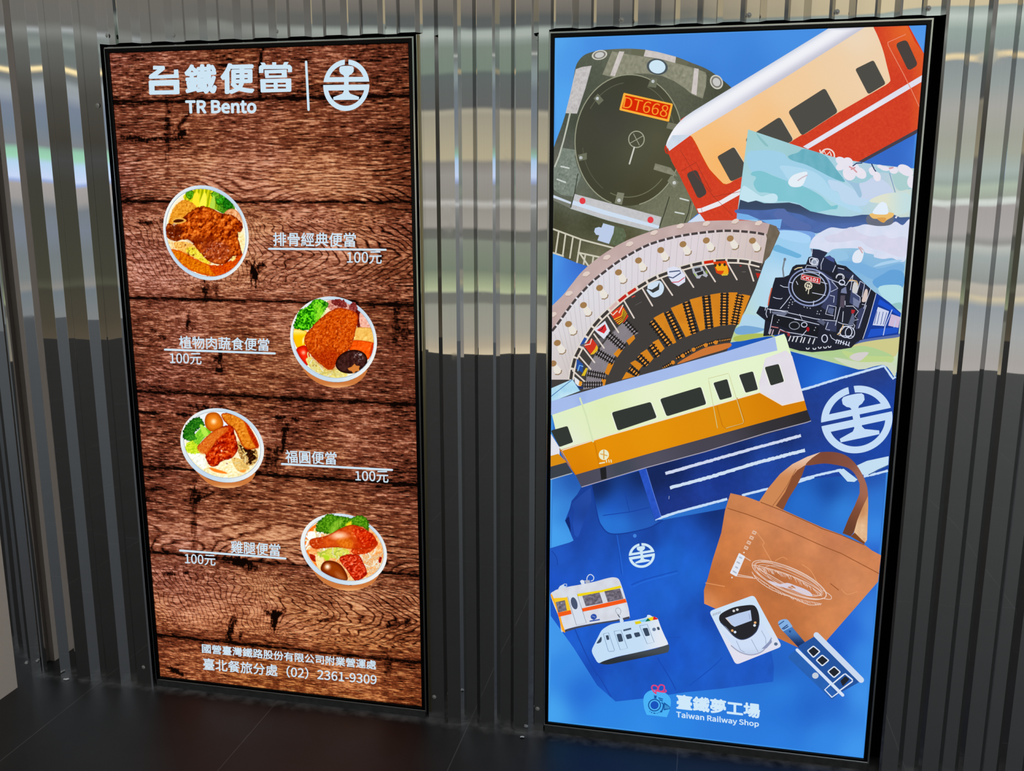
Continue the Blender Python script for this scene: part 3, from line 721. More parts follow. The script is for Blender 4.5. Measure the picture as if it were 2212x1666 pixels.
B1['items'] = [
    I('690,215 760,160 850,132 960,140 1060,180 1150,240 1225,340 1120,390 1000,340 850,330 760,300', lambda X, Y, d: mixc(mixc((150,160,30), (236,226,60), np.clip((np.sin((X-425)*.75+(Y-440)*.15)+fbm(X/3, Y/9, 2)*1.5)*.5, 0, 1)), mixc((30,80,20), (120,185,60), fbm(X/3, Y/3, 2, 4)), sstep(455, 478, X))),
    florets([(1080,235,70,(60,140,35)),(1150,290,60,(40,110,30)),(1030,190,50,(110,170,50)),(760,190,45,(90,150,35))], 3),
    I('960,330 1000,200 1020,260 1010,350', (175,205,90), soft=2), I('850,320 900,180 930,200 920,330', (232,224,90), soft=2), I('780,310 800,190 850,180 850,320', (238,214,70), soft=2),
    I('540,480 580,350 640,280 710,245 800,290 830,340 760,390 720,430 640,450 560,520', tex((214,150,58), (160,88,24), (240,190,100), 3.5, seed=2), rough=1),
    I('1110,395 1180,338 1250,365 1292,440 1296,530 1200,480', tex((224,172,128), (190,120,70), (245,210,180), 6, seed=4), edge=(190,120,80)),
    I('1250,590 1310,600 1325,700 1290,820 1262,740', tex((238,222,170), (210,170,100), (250,245,220), 3, seed=5)),
    I('520,660 600,690 610,760 550,740', tex((235,210,160), (200,150,90), (250,240,210), 3, seed=6)),
    I('610,680 760,690 900,800 980,900 920,905 800,845 640,770 600,720', tex((226,178,98), (176,100,40), (246,226,160), 3, seed=7)),
    I('740,740 800,735 900,825 960,890 925,905 800,830 720,780', tex((222,206,74), (180,150,40), (245,238,140), 3, seed=8)),
    I('538,768 640,765 800,845 950,912 1090,915 1230,850 1295,800 1292,860 1210,960 1060,1032 960,1034 800,985 700,935 600,865', tex((206,118,26), (140,52,8), (238,170,60), 3, seed=9, rim=(190,60,10), rw=5), rough=1.4),
    I('960,920 1090,915 1290,800 1290,870 1200,965 1060,1032 1000,1000', tex((196,78,14), (130,34,6), (236,140,50), 2.4, seed=10), rough=1.4),
    I('1180,850 1220,820 1230,850 1195,880', (236,214,140), soft=2),
    I('510,565 535,490 620,505 700,415 830,328 935,318 1090,385 1200,405 1292,490 1292,572 1250,590 1278,740 1290,810 1200,830 1150,885 1080,912 980,890 900,830 830,745 740,655 620,672 530,640', tex((176,82,30), (92,28,10), (226,134,62), 8, k=1.6, seed=12, rim=(96,30,10), rw=6), rough=1.6),
    specks(700,400,1240,640,46,(240,150,80),1), specks(700,420,1240,860,60,(84,24,8),2,5,14,.55),
    I('520,550 600,500 680,540 660,640 560,650', tex((92,38,20), (56,16,8), (160,80,50), 4, seed=13), soft=8, alpha=.85),
    I('740,640 900,620 1010,640 900,740 830,700', tex((110,40,18), (66,20,10), (176,90,50), 4, seed=14), soft=14, alpha=.6),
    I('900,730 1050,660 1180,760 1100,870 960,860', tex((150,70,44), (86,30,16), (216,150,120), 3.6, k=1.3, seed=15), soft=14, alpha=.7), specks(860,690,1160,860,34,(244,206,190),3,3,7), specks(540,500,660,640,8,(246,214,190),4,3,7),
    I('578,462 610,436 660,430 715,448 718,470 660,492 610,492', (222,172,92), soft=1.5), I('590,464 630,446 690,452 690,468 640,480 600,478', (74,34,18), soft=1.5)]
B2 = dict(label='picture of a white bowl with plant meat cutlet, mushroom and tofu', tf=T(570,610,4.76),
    outer='700,142 850,170 980,250 1090,390 1150,550 1162,660 1120,800 1040,920 930,990 780,1028 650,1015 500,955 380,850 300,720 262,590 268,470 330,340 430,240 560,165',
    inner='710,178 840,205 960,280 1060,410 1122,560 1132,650 1090,780 1020,880 910,950 780,985 660,975 520,915 405,820 330,700 292,585 300,480 355,360 450,265 570,195',
    side='380,850 500,960 650,1018 780,1030 930,992 1060,900 1020,980 930,1050 800,1082 690,1082 560,1040 450,960')
B2['items'] = [
    I('640,200 760,170 850,190 960,220 1080,420 1090,470 960,460 960,330 800,290 680,290', tex((206,150,134), (120,48,44), (240,214,206), 2.6, seed=1), rough=1.5),
    IM('690,190 750,165 830,190 850,250 800,260 720,230', tex((120,50,48), (70,24,26), (200,130,120), 2.2, seed=2), rough=3), IM('880,230 930,200 960,260 940,310 890,280', tex((132,60,58), (80,30,30), (214,160,150), 2.2, seed=3), rough=3),
    I('940,300 990,300 990,440 960,470', tex((92,30,28), (50,14,14), (150,70,60), 2.5, seed=4)), I('990,310 1090,440 1070,465 990,450', tex((226,176,158), (196,130,112), (246,214,200), 4, seed=5)),
    I('290,490 430,500 440,560 420,650 360,680 320,640', lambda X, Y, d: mixc((250,184,20), (250,226,150), sstep(730, 712, Y)), edge=(220,150,20)), I('420,560 400,640 395,590', (255,240,190), soft=4),
    I('330,690 420,650 460,720 470,780 440,860 380,800', glossy((222,62,36), (170,26,14), (250,170,140), 655, 762, 6)),
    I('430,800 480,770 560,830 720,880 860,950 780,985 640,972 500,905', tex((226,212,130), (190,160,80), (250,246,214), 2.6, 2, seed=6)), strands(440,800,840,960,26,14,[(238,228,160),(248,242,206),(222,206,120)],4,length=110),
    I('925,500 960,465 1100,470 1130,500 1160,610 1140,630 920,595', tex((226,186,108), (206,150,70), (240,208,140), 8, seed=7), edge=(190,130,60), ew=3),
    I('900,600 1130,625 1110,720 1060,800 960,740 880,700', tex((224,98,34), (190,66,20), (238,126,60), 9, seed=8), edge=(170,50,14), ew=3), I('1105,640 1132,640 1110,740 1085,760', (190,62,24), soft=2),
    IM('310,470 300,430 330,370 360,290 440,250 500,190 570,170 640,200 660,240 610,310 560,400 520,440 440,495', lambda X, Y, d: mixc(mixc((14,84,16), (120,214,50), np.clip((fbm(X/3.2, Y/3.2, 3, 9)-.5)*3.2+.5, 0, 1)), (168,224,80), sstep(662, 690, X)*.55*np.clip((fbm(X/2.5, Y/8, 2, 5)-.35)*3, 0, 1)), rough=2.5, edge=(40,110,25), ew=4),
    I('500,230 560,230 620,300 560,390 520,400 540,300', tex((150,214,60), (60,150,30), (200,236,110), 3, 6, seed=10), soft=8, alpha=.8),
    I('415,610 430,540 520,430 580,370 690,290 780,262 900,290 965,340 960,420 940,500 920,590 880,690 760,780 720,880 660,898 590,850 500,770 450,700', tex((192,84,26), (120,40,12), (226,140,70), 3.4, k=1.25, seed=11, rim=(140,40,10), rw=5), rough=1.2), specks(520,400,900,800,60,(240,170,110),5,3,8,.6), specks(480,420,920,860,60,(110,34,10),6,4,9,.5),
    I('500,740 640,700 760,720 740,860 660,890 560,820', tex((160,50,12), (90,20,6), (226,130,80), 2.0, k=1.3, seed=12), soft=14, alpha=.8),
    I('735,840 770,760 860,705 960,698 1040,740 1062,820 1020,890 930,935 830,935 760,900', lambda X, Y, d: mixc(mixc((46,26,24), (90,60,56), fbm(X/4, Y/4, 2)), (214,206,210), np.clip((fbm(X/3, Y/3, 2, 3)-.55)*4, 0, 1)*sstep(16, 3, np.hypot(X-775, Y-770))), edge=(28,14,12), ew=6),
    I('860,885 900,870 930,838 950,860 985,862 975,890 985,915 945,915 920,940 900,915 870,905', (196,128,72), sm=0)]
B3 = dict(label='picture of a white bowl with braised pork, egg and tofu', tf=T(290,860,4.76),
    outer='860,112 1000,128 1130,185 1240,290 1310,430 1325,540 1300,680 1230,780 1120,845 960,870 800,845 660,770 550,650 480,520 465,410 500,290 590,190 720,130',
    inner='865,145 990,160 1110,215 1210,310 1275,440 1290,540 1265,660 1200,750 1100,805 960,825 810,800 690,735 585,630 515,510 500,410 530,310 610,220 730,162',
    side='620,740 700,800 800,850 960,872 1120,848 1240,770 1200,850 1100,905 960,928 850,918 740,865')
B3['items'] = [
    I('500,410 530,310 610,220 730,162 865,145 990,160 960,300 700,500', (226,230,236)),
    I('540,560 600,545 700,570 740,680 840,710 900,650 1040,600 1150,650 1250,660 1180,760 1080,810 960,825 810,800 690,735 590,640', tex((236,228,190), (214,190,120), (250,250,244), 4, seed=1)),
    I('540,560 600,545 720,610 740,690 700,730 600,640', tex((240,240,230), (200,200,180), (255,255,255), 5, seed=2)), I('850,700 960,650 1060,660 1050,780 960,815 860,760', tex((240,232,196), (220,200,130), (252,248,230), 5, 3, seed=3)),
    I('1000,620 1120,640 1180,720 1120,760 1050,740', tex((222,190,120), (190,140,70), (244,226,180), 3, seed=4)), I('770,715 930,760 940,780 820,760', (226,130,50), soft=2), I('1080,750 1150,740 1120,770', (232,150,70), soft=2),
    I('1060,440 1150,520 1250,530 1265,640 1180,700 1080,600', tex((190,150,90), (60,36,20), (240,220,170), 3.5, k=1.3, seed=5)), I('1090,490 1240,560 1240,640 1180,690 1170,620 1100,540', tex((50,28,18), (24,12,8), (120,84,56), 3.5, seed=6), rough=2), strands(1060,500,1240,690,10,16,[(238,216,160),(226,190,120)],8,length=60),
    I('520,500 580,440 660,430 680,560 560,570', tex((196,214,60), (90,150,30), (230,236,120), 2.5, seed=7), rough=2), I('600,420 660,330 720,300 790,350 720,410 650,480', tex((130,190,60), (80,150,40), (186,224,110), 3, seed=8)),
    IM('492,380 510,310 560,240 650,198 700,225 720,290 640,330 600,430 520,430', tex((44,108,34), (16,54,16), (120,180,70), 2.2, seed=9), rough=3, edge=(20,60,20)), I('670,290 700,280 760,370 720,400', (176,216,90), soft=2), I('520,400 600,380 640,420 560,440', tex((60,130,40), (20,70,20), (130,190,80), 2.2, seed=10), rough=2),
    I('722,230 745,170 800,148 860,160 905,225 910,290 860,330 790,345 735,300', glossy((212,126,44), (160,78,20), (250,214,170), 461, 911, 8)),
    I('890,180 930,155 1010,165 1130,230 1220,360 1275,480 1250,520 1140,525 1080,440 1030,330 950,270', tex((210,132,48), (150,76,20), (236,172,86), 4, seed=11), edge=(150,44,12), ew=5, rough=1), I('1130,235 1220,360 1275,480 1255,515 1190,400', tex((170,50,16), (110,24,8), (222,110,40), 2.5, seed=12), soft=4),
    I('645,515 700,440 800,350 920,290 1000,290 1035,380 1060,480 1060,540 1000,620 900,650 840,705 780,700 740,640 720,570', tex((178,52,20), (106,20,8), (222,112,56), 7, k=1.4, seed=13, rim=(110,20,8), rw=5), rough=1), specks(760,430,1040,660,26,(246,170,120),7,3,8,.8), specks(740,420,1040,690,30,(96,14,6),8,4,12,.5),
    I('650,510 800,355 930,300 960,330 860,420 730,575', tex((206,120,52), (170,70,24), (232,160,90), 3, seed=14), soft=4, alpha=.9), I('870,580 900,575 900,590 875,596', (238,150,90), soft=2), I('925,550 960,545 955,566', (232,150,90), soft=2), I('885,535 905,540 895,560', (250,214,190), soft=2)]
B4 = dict(label='picture of a white bowl with chicken drumstick, egg and broccoli', tf=T(580,1080,4.76),
    outer='720,138 850,165 1000,225 1120,330 1195,460 1215,560 1200,680 1130,770 1030,840 860,882 700,860 560,800 430,690 350,560 320,440 345,330 440,230 570,160',
    inner='725,170 845,192 985,250 1095,350 1165,470 1182,560 1165,665 1100,745 1010,800 860,840 720,822 590,765 470,665 395,550 362,440 385,345 470,255 590,190',
    side='440,700 560,802 700,862 860,884 1030,842 1130,775 1080,850 990,905 860,938 740,928 640,895 520,815')
B4['items'] = [
    I('725,170 845,192 985,250 1095,350 1165,470 1182,560 1165,665 1100,745 1010,800 860,840 720,822 590,765 470,665 395,550 362,440 385,345 470,255 590,190', tex((238,178,120), (214,120,56), (250,226,196), 5, seed=1)),
    I('362,440 400,330 470,260 480,300 410,420 420,560 540,720 470,665 395,550', tex((236,130,50), (216,92,26), (244,170,100), 5, seed=2)),
    strands(930,540,1170,720,36,17,[(248,224,190),(238,200,156),(250,236,214)],5,length=80), strands(380,330,640,480,26,22,[(250,240,214),(246,226,170),(255,250,236)],6,length=90),
    I('400,340 470,330 480,400 420,430', tex((250,246,236), (226,206,170), (255,255,252), 4, seed=3)),
    I('420,560 480,580 500,640 440,620', tex((160,40,24), (90,16,10), (214,110,80), 3, seed=4)),
    I('480,590 560,600 560,740 520,740', tex((244,214,160), (220,170,100), (252,240,214), 3, seed=5)), I('1140,590 1165,600 1150,650 1130,640', tex((150,30,20), (100,12,10), (210,90,70), 3, seed=6)),
    I('500,560 640,500 760,490 830,535 800,580 720,610 640,600 600,628 560,600', tex((206,206,96), (150,160,50), (240,238,180), 3, 2, seed=7)), strands(520,500,800,600,14,12,[(226,222,150),(190,200,90),(244,238,190)],9,length=80), I('560,570 620,580 620,620 590,626', (176,200,60), soft=3),
    IM('490,320 490,260 540,200 600,150 660,142 700,165 780,172 850,190 900,165 970,165 1020,220 1038,290 1020,320 940,280 800,290 700,330 620,352 560,340', tex((84,136,34), (26,64,14), (150,190,70), 2.6, k=1.2, seed=8), rough=3, edge=(40,84,20), ew=4),
    I('620,340 640,270 690,220 760,210 720,290 660,345', tex((126,170,56), (80,120,30), (170,206,96), 3, 8, seed=9), soft=4), I('790,260 850,220 840,280', (214,206,60), soft=4),
    I('860,500 960,460 1100,420 1120,470 1040,540 940,565 860,555', tex((190,66,30), (120,30,14), (232,130,80), 3.5, seed=10), rough=1.5),
    I('418,430 450,400 560,380 640,350 740,295 860,258 960,290 1060,350 1100,400 1110,460 1040,500 940,510 830,505 700,490 560,500 470,505 430,470', lambda X, Y, d: mixc(mixc(mixc((214,110,52), (170,60,24), fbm(X/5, Y/5, 3, 3)), (244,196,166), np.clip(1.3-np.hypot((X-732)/20, (Y-1158)/9), 0, 1)), (176,44,20), sstep(758, 785, X)*.75), edge=(150,50,20), ew=4),
    I('700,420 830,400 860,490 760,495', tex((214,124,40), (170,76,20), (238,170,90), 4, seed=11), soft=8, alpha=.8), I('430,430 520,400 560,440 520,500 450,490', tex((176,62,26), (110,30,12), (226,130,80), 3, seed=12), soft=8, alpha=.8), I('860,300 960,290 1080,380 1060,470 960,440 900,380', tex((190,50,22), (120,20,10), (236,120,70), 5, k=1.4, seed=13), soft=10, alpha=.8), specks(860,290,1090,540,34,(250,170,120),11,3,8,.7), specks(450,390,560,490,10,(250,200,160),12,3,7,.7),
    I('725,610 800,565 920,570 970,640 1010,740 1000,780 940,825 880,825 800,720', tex((190,56,30), (120,22,12), (234,130,96), 4, 3, k=1.5, seed=14, rim=(130,20,12), rw=5), rough=1), specks(760,590,980,780,30,(246,190,160),9,3,8,.7),
    I('535,720 550,660 590,630 660,630 740,670 800,760 805,830 700,822 590,770', glossy((146,70,28), (96,36,12), (250,226,200), 707, 1225, 8)), I('690,750 740,770 790,820 720,810', (190,130,90), soft=10, alpha=.6)]
def menu_art():
    lettering()
    for b in (B1, B2, B3, B4): bowl(**b)
menu_art()

# ------------------------------------------------------------------ shop screen picture
SS = Screen(shop, RX0, RX1, SZ1)
def nz(base, dark, light, sx=5, sy=None, k=1.0, seed=0):
    g = tex(base, dark, light, sx, sy, k, seed)
    return lambda X, Y: g(X, Y, 0*X)
def shop_ground():
    pr = Print(SS, 'screen', 'backlit picture of train goods on blue ground')
    ctl = [(1205,90,(88,170,240)),(1230,110,(76,152,232)),(1350,85,(74,146,228)),(1500,80,(72,140,226)),(1700,70,(72,144,228)),(1290,105,(72,142,226)),(1215,230,(84,166,240)),(1560,110,(68,138,224)),(1600,150,(62,130,218)),
        (1520,160,(62,130,216)),(1990,70,(80,150,232)),(1985,110,(88,156,234)),(1950,300,(52,108,204)),(1930,335,(54,104,196)),(1985,330,(70,126,218)),
        (1195,570,(84,164,240)),(1230,580,(62,118,216)),(1200,620,(70,140,228)),(1260,560,(50,96,190)),(1700,800,(22,80,180)),(1740,790,(32,96,205)),(1780,820,(44,116,222)),(1850,830,(30,80,176)),(1720,760,(24,76,176)),
        (1195,1060,(52,118,206)),(1190,1100,(74,164,240)),(1190,1150,(76,168,242)),(1215,1110,(48,120,210)),(1235,1040,(34,84,170)),(1195,1170,(70,160,238)),(1190,1300,(66,150,236)),(1190,1400,(70,158,238)),(1190,1540,(72,166,240)),
        (1210,1430,(52,134,226)),(1260,1500,(38,108,212)),(1300,1540,(46,134,228)),(1400,1580,(50,140,232)),(1550,1600,(44,124,222)),(1680,1600,(44,126,224)),(1780,1600,(52,136,230)),(1850,1625,(66,152,238)),(1860,1500,(66,150,236)),
        (1700,1530,(38,112,214)),(1680,1440,(36,96,196)),(1690,1500,(46,130,224)),(1745,1530,(36,100,200)),(1800,1510,(38,104,206)),(1890,1200,(42,96,200)),(1880,1350,(62,140,232)),(1840,1360,(36,96,205)),(1800,1400,(30,88,196)),
        (1690,1060,(26,70,160)),(1750,1090,(40,110,206)),(1820,1100,(52,134,224)),(1790,1060,(24,66,150)),(1895,1080,(48,120,214)),(1890,1150,(58,140,232)),(1720,1080,(40,116,212)),(1880,1030,(36,80,170)),(1870,1410,(58,140,232)),(1450,1560,(44,132,228))]
    q = to_px(np.array([(RX0,0,SZ1),(RX1,0,SZ1),(RX1,0,0),(RX0,0,0)], float))
    pr.poly([tuple(p) for p in q], idw(ctl, 3.2, 900), step=9); pr.build()
shop_ground()

def locomotive_cushion():
    pr = Print(SS, 'locomotive_cushion_picture', 'picture of an olive cushion shaped like a steam engine front')
    t = T(1180,60,5.207); t2 = T(1180,300,5.207)
    out = t(*flat('60,1420 110,1270 180,1080 240,880 290,660 320,480 350,390 420,310 520,270 640,248 860,234 1000,236 1150,250 1320,290 1460,325 1640,395 1800,460 1950,560 2090,680 2140,760'))
    body = curve(out, 3, closed=False)+t2(*flat('1900,500 1800,760 1600,930 1450,1080 1130,1160 760,1230 600,1330 480,1440 330,1390 180,1330 60,1280 40,1000 40,500'))
    g = idw([(1260,110,(86,94,80)),(1350,105,(112,114,96)),(1480,140,(100,100,84)),(1560,190,(74,78,62)),(1230,180,(72,80,68)),(1215,300,(84,88,80)),(1200,350,(108,104,94)),(1340,230,(78,82,64)),(1250,270,(66,74,60)),(1300,330,(74,78,68)),
             (1230,380,(108,118,106)),(1210,400,(100,110,100)),(1250,430,(104,108,92)),(1200,480,(66,66,46)),(1280,480,(64,66,44)),(1350,530,(78,76,50)),(1420,470,(120,122,100)),(1470,440,(116,118,94)),(1200,540,(78,74,50)),(1290,560,(120,118,92))], 2.4)
    pr.poly(body, lambda X, Y: g(X, Y)*(.90+.2*fbm(X/2.5, Y/2.5, 3))[:, None], step=3.2)
    pale = nz((196,192,192), (160,156,154), (214,212,212), 2.5)
    grey = nz((140,140,120), (112,114,96), (160,160,140), 3)
    # upper band pieces
    pr.poly(t(*flat('740,262 870,290 1000,310 1100,325 1450,392 1670,455 1790,500 1805,540 1795,660 1760,795 1640,750 1560,680 1440,600 1300,540 1150,518 1000,515 860,540 760,560 630,525')), grey, step=4)
    for q in ('820,264 878,268 770,545 718,535', '1665,452 1715,462 1690,760 1632,735', '1115,246 1250,270 1460,325 1450,395 1280,350 1095,320'): pr.poly(t(*flat(q)), nz((206,198,194), (186,178,174), (218,212,210), 3), step=4)
    pr.poly(t(*flat('1460,330 1600,385 1580,430 1450,395')), (106,106,86)); pr.poly(t(*flat('960,240 1115,250 1095,320 950,290')), (104,106,84))
    pr.poly(t(*flat('330,465 400,440 510,425 440,680 345,965 215,960 265,760')), pale, step=3)
    pr.poly(t(*flat('180,1350 330,1375 322,1450 345,1560 390,1665 300,1900 170,1880 85,1820 60,1600 110,1540')), nz((124,134,122), (92,104,94), (156,164,152), 3), step=3)
    pr.stroke(t(*flat('270,945 235,1100 190,1280 140,1450 95,1560')), 3.4, (188,192,178)); pr.stroke(t(*flat('440,1250 300,1300 120,1600')), .1, (100,100,90))
    # boiler face
    C0 = (1371, 301.5)
    face = ell(1358, 303, 116, 142, 3, 60)
    fg = idw([(1358,170,(62,64,50)),(1320,270,(70,68,62)),(1370,330,(84,84,66)),(1280,330,(66,66,54)),(1420,300,(88,88,68)),(1440,380,(78,78,54)),(1380,420,(68,66,46)),(1310,230,(62,64,54)),(1300,400,(66,66,50)),(1470,300,(72,74,54))], 2)
    pr.poly(face, fg, step=7)
    pr.stroke(ell(1358,303,116,142,3,60,-255,75), 2.2, (150,152,128))
    pr.stroke(ell(1358,301,100,123,3,40,-150,-100), 1.6, (94,96,78)); pr.stroke(ell(1358,301,100,123,3,40,-70,20), 1.6, (100,102,82)); pr.stroke(ell(1358,303,100,123,3,40,40,110), 2, (110,112,86)); pr.stroke(ell(1358,303,100,123,3,40,120,170), 1.4, (92,92,74))
    # bolts
    for q, d in (('1180,558 1250,575 1235,675 1140,660', (1200,602)), ('530,795 580,740 645,815 590,868', (575,795)), ('355,1430 455,1405 455,1480 370,1500', (388,1462))):
        pr.poly(t(*flat(q)), (108,112,92)); e = t(d)[0]; pr.poly(ell(e[0], e[1], 3.6, 3.6, n=14), (206,212,216), same=True)
    for q, d in (('1405,410 1490,490 1440,555 1362,475', (1440,495)), ('800,600 878,612 850,742 768,725', (818,692))):
        pr.poly(t2(*flat(q)), (128,130,110)); e = t2(d)[0]; pr.poly(ell(e[0], e[1], 3.8, 3.8, n=14), (222,226,226), same=True)
    for q in ('1225,275 1400,325 1480,420 1440,415 1205,345',): pr.poly(t2(*flat(q)), nz((132,132,112), (110,112,94), (150,150,130), 3), step=4)
    pr.poly(t(*flat('1370,1062 1480,1085 1440,1150 1350,1130')), (118,118,98))
    # lamps
    for x, y, a, b, r in ((598,305,88,54,-12),(1915,610,70,84,-30)):
        c = t((x,y))[0]; pr.poly(ell(c[0], c[1], a/5.2, b/5.2, r), (204,202,190)); pr.poly(ell(c[0], c[1], a/5.2*.8, b/5.2*.8, r), (126,124,116)); pr.poly(ell(c[0], c[1], a/5.2*.58, b/5.2*.58, r), (200,200,198))
    c = t((1248,438))[0]; pr.poly(ell(c[0], c[1], 23, 17.4, 10), (76,86,90)); pr.poly(ell(c[0], c[1], 17.8, 14.4, 10), (206,230,244))
    # number plate
    pr.poly(rrect(t((870,730),(1425,855),(1380,1058),(820,925)), .06), (246,176,60)); pr.poly(rrect(t((890,757),(1400,870),(1360,1028),(848,907)), .05), (216,40,6))
    pr.text('DT668', t((885,772),(1385,878),(1350,1010),(858,898)), (244,150,44))
    # hand wheel
    c = t((1014,1255))[0]; pr.ring(c[0], c[1], 16.8, 17.6, 2.2, (164,166,144)); pr.stroke(t(*flat('980,1190 1048,1322')), 1.6, (158,160,138)); pr.stroke(t(*flat('940,1300 1090,1215')), 1.6, (158,160,138)); pr.stroke(t(*flat('990,1345 935,1530')), 3.2, (206,206,196))
    # buffer beam
    pr.poly(t2(*flat('75,630 275,705 265,780 75,690')), (120,122,110)); pr.poly(t2(*flat('75,630 280,712 275,735 75,662')), (204,216,232))
    pr.poly(t2(*flat('310,618 640,705 1000,800 1295,880 1262,1010 1160,1035 700,920 270,785')), lambda X, Y: mixc((182,184,188), (206,204,206), fbm(X/3, Y/3, 3)), step=4)
    pr.poly(t2(*flat('295,690 650,800 1000,900 1275,980 1265,1012 1000,945 640,850 280,735')), (206,222,240)); pr.stroke(t2(*flat('275,780 700,915 1160,1032')), 2.5, (188,196,196))
    for x, y in ((407,698),(1172,912)): c = t2((x,y))[0]; pr.poly(ell(c[0], c[1], 6.6, 7, n=24), (226,62,70))
    for q in ('355,390 320,600 275,775', '1385,650 1330,830 1270,1005', '1625,700 1600,830 1555,945'): pr.stroke(t2(*flat(q)), 1.8, (52,56,44))
    pr.stroke(t2(*flat('1655,720 1630,830 1605,930')), 1.6, (150,152,124))
    for q in ('165,310 255,330', '122,455 215,490', '1505,670 1600,695', '1450,825 1550,845'): pr.stroke(t2(*flat(q)), 3, (206,212,208))
    pr.poly(t2(*flat('630,940 770,980 870,1010 900,1090 870,1180 820,1215 700,1180')), nz((92,104,78), (76,86,62), (112,122,96), 3), step=4)
    pr.poly(t2(*flat('640,950 765,985 755,1060 705,1182 575,1142 595,1085 560,1080 538,1045 548,1005 590,992 620,1000')), (188,204,232))
    # railing
    for q in ('75,1015 400,1135 770,1232', '75,1282 190,1320', '360,1280 600,1332', '370,1278 480,1440'): pr.stroke(t2(*flat(q)), 3.6, (206,202,184))
    for q in ('140,1040 105,1285', '215,1080 185,1310', '300,1105 265,1340', '385,1135 345,1390', '440,1300 420,1410', '530,1325 515,1420'): pr.stroke(t2(*flat(q)), 3.4, (204,200,182))
    pr.build()

def red_railcar_cushion():
    pr = Print(SS, 'railcar_cushion_picture', 'picture of a red and cream railcar cushion with grey roof')
    t = T(1420,40,3.687)
    pr.poly(t(*flat('70,1020 190,800 1380,70 1720,50 2000,50 2130,290 2110,480 2075,890 1620,1140 1400,1120 640,1620 375,1620 330,1560 200,1300')), (214,62,34))
    body = nz((210,64,38), (196,54,32), (222,78,48), 1.6)
    pr.poly(t(*flat('65,1020 130,1040 290,930 1700,50 1990,50 2050,180 2140,300 2115,460 2090,680 2070,885 1620,1135 900,1600 640,1620 375,1620 325,1540 200,1290 120,1150')), lambda X, Y: mixc(body(X, Y), (230,106,44), np.clip(sstep(1880, 1960, X)*sstep(170, 60, Y)*.9+.6*sstep(1955, 2000, X)*sstep(90, 160, Y), 0, 1)), step=3)
    # cream side
    cream = idw([(1500,300,(246,190,122)),(1560,350,(248,182,104)),(1700,200,(242,204,158)),(1850,80,(236,216,190)),(1900,150,(238,210,176)),(1600,230,(244,200,150)),(1900,180,(240,208,170)),(1800,140,(238,206,166)),(1650,260,(246,194,132))], 2)
    c = t(*flat('268,938 255,925 890,545 1545,122 1660,45 1718,60'))+t(*curve(flat('1718,60 1760,150 1800,260 1830,380 1855,480 1850,505 1820,530'), 4, False))+t(*flat('1440,750 1080,970 740,1200 680,1240 580,1310'))+t(*curve(flat('580,1310 540,1320 510,1300 400,1180 340,1070 300,980'), 4, False))
    pr.poly(c, lambda X, Y: cream(X, Y), step=10)
    pr.stroke(t(*curve(flat('272,945 310,1010 360,1110 430,1230 510,1310 540,1322'), 4, False)), 2.6, (214,70,20))
    # roof
    roof = curve(flat('68,1010 85,960 130,880 200,800 290,735'), 4, False)+flat('1380,68 1690,46 1560,128 900,545 270,925 95,1055')
    def roofc(X, Y):
        d = (Y-239.3)+(X-1498.6)*.612      # across the roof, 0 at its upper edge
        return mixc(mixc((206,212,226), (240,241,247), sstep(-2, 14, d)), (196,196,212), sstep(22, 48, d)*(.5+.5*sstep(1500, 1700, X)))
    pr.poly(t(*roof), roofc, step=5)
    pr.poly(t(*flat('95,1055 75,1010 120,930 270,925')), lambda X, Y: mixc((190,206,226), (226,232,240), fbm(X/14, Y/14)), step=5)
    pr.stroke(t(*flat('66,1015 60,1040 70,1070 85,1080 84,1040')), 3, (196,52,30))
    # windows
    W = (78,76,70)
    for q in ((1575,402),(1722,330),(1820,520),(1680,605)), ((1040,740),(1335,552),(1440,745),(1150,935)), ((700,960),(975,782),(1085,970),(780,1130)), ((475,1100),(610,1022),(740,1230),(585,1300)):
        pr.poly(rrect(t(*[(x+6, y-2) for x, y in q]), .12), (228,206,170)); pr.poly(rrect(t(*q), .12), W)
    for q in ((228,1235),(312,1200),(398,1395),(325,1440)), ((1895,200),(1985,165),(2078,370),(2000,418)): pr.poly(rrect(t(*q), .35), (74,66,62))
    # white stripe and seams
    pr.poly(t(*flat('2118,445 2112,500 1200,1040 1160,1020')), lambda X, Y: mixc((216,216,232), (240,238,246), fbm(X/30, Y/30)), step=10)
    pr.poly(t(*flat('315,1515 350,1510 500,1450 690,1338 690,1385 500,1492 355,1545 330,1548')), (234,232,236))
    pr.stroke(t(*flat('350,1512 358,1546')), 1, (180,120,110))
    for q in ('180,1045 300,1240 450,1420 600,1570', '190,1215 310,1145', '310,1150 430,1380', '440,1420 660,1380'): pr.stroke(t(*flat(q)), .9, (150,50,36))
    for q in ('1835,190 1980,125', '1835,190 1840,215 1960,440 2030,580 2085,700',): pr.stroke(t(*flat(q)), 1.6, (232,140,110))
    # dark underside
    pr.poly(t(*flat('2072,880 2066,915 1640,1145 1600,1140')), (70,66,78))
    # small emblem
    e = t((1355,1095))[0]; pr.ring(e[0], e[1], 15, 15, 3, (238,220,214), a0=190, a1=370); pr.stroke(t(*flat('1295,1050 1305,1090 1330,1055 1345,1090 1375,1060 1385,1090')), 3, (238,220,214))
    pr.build()
    pr = Print(SS, 'white_cloth_picture'); pr.poly(T(1180,300,5.207)(*flat('1590,940 1725,840 1790,930')), (206,220,240)); pr.build()

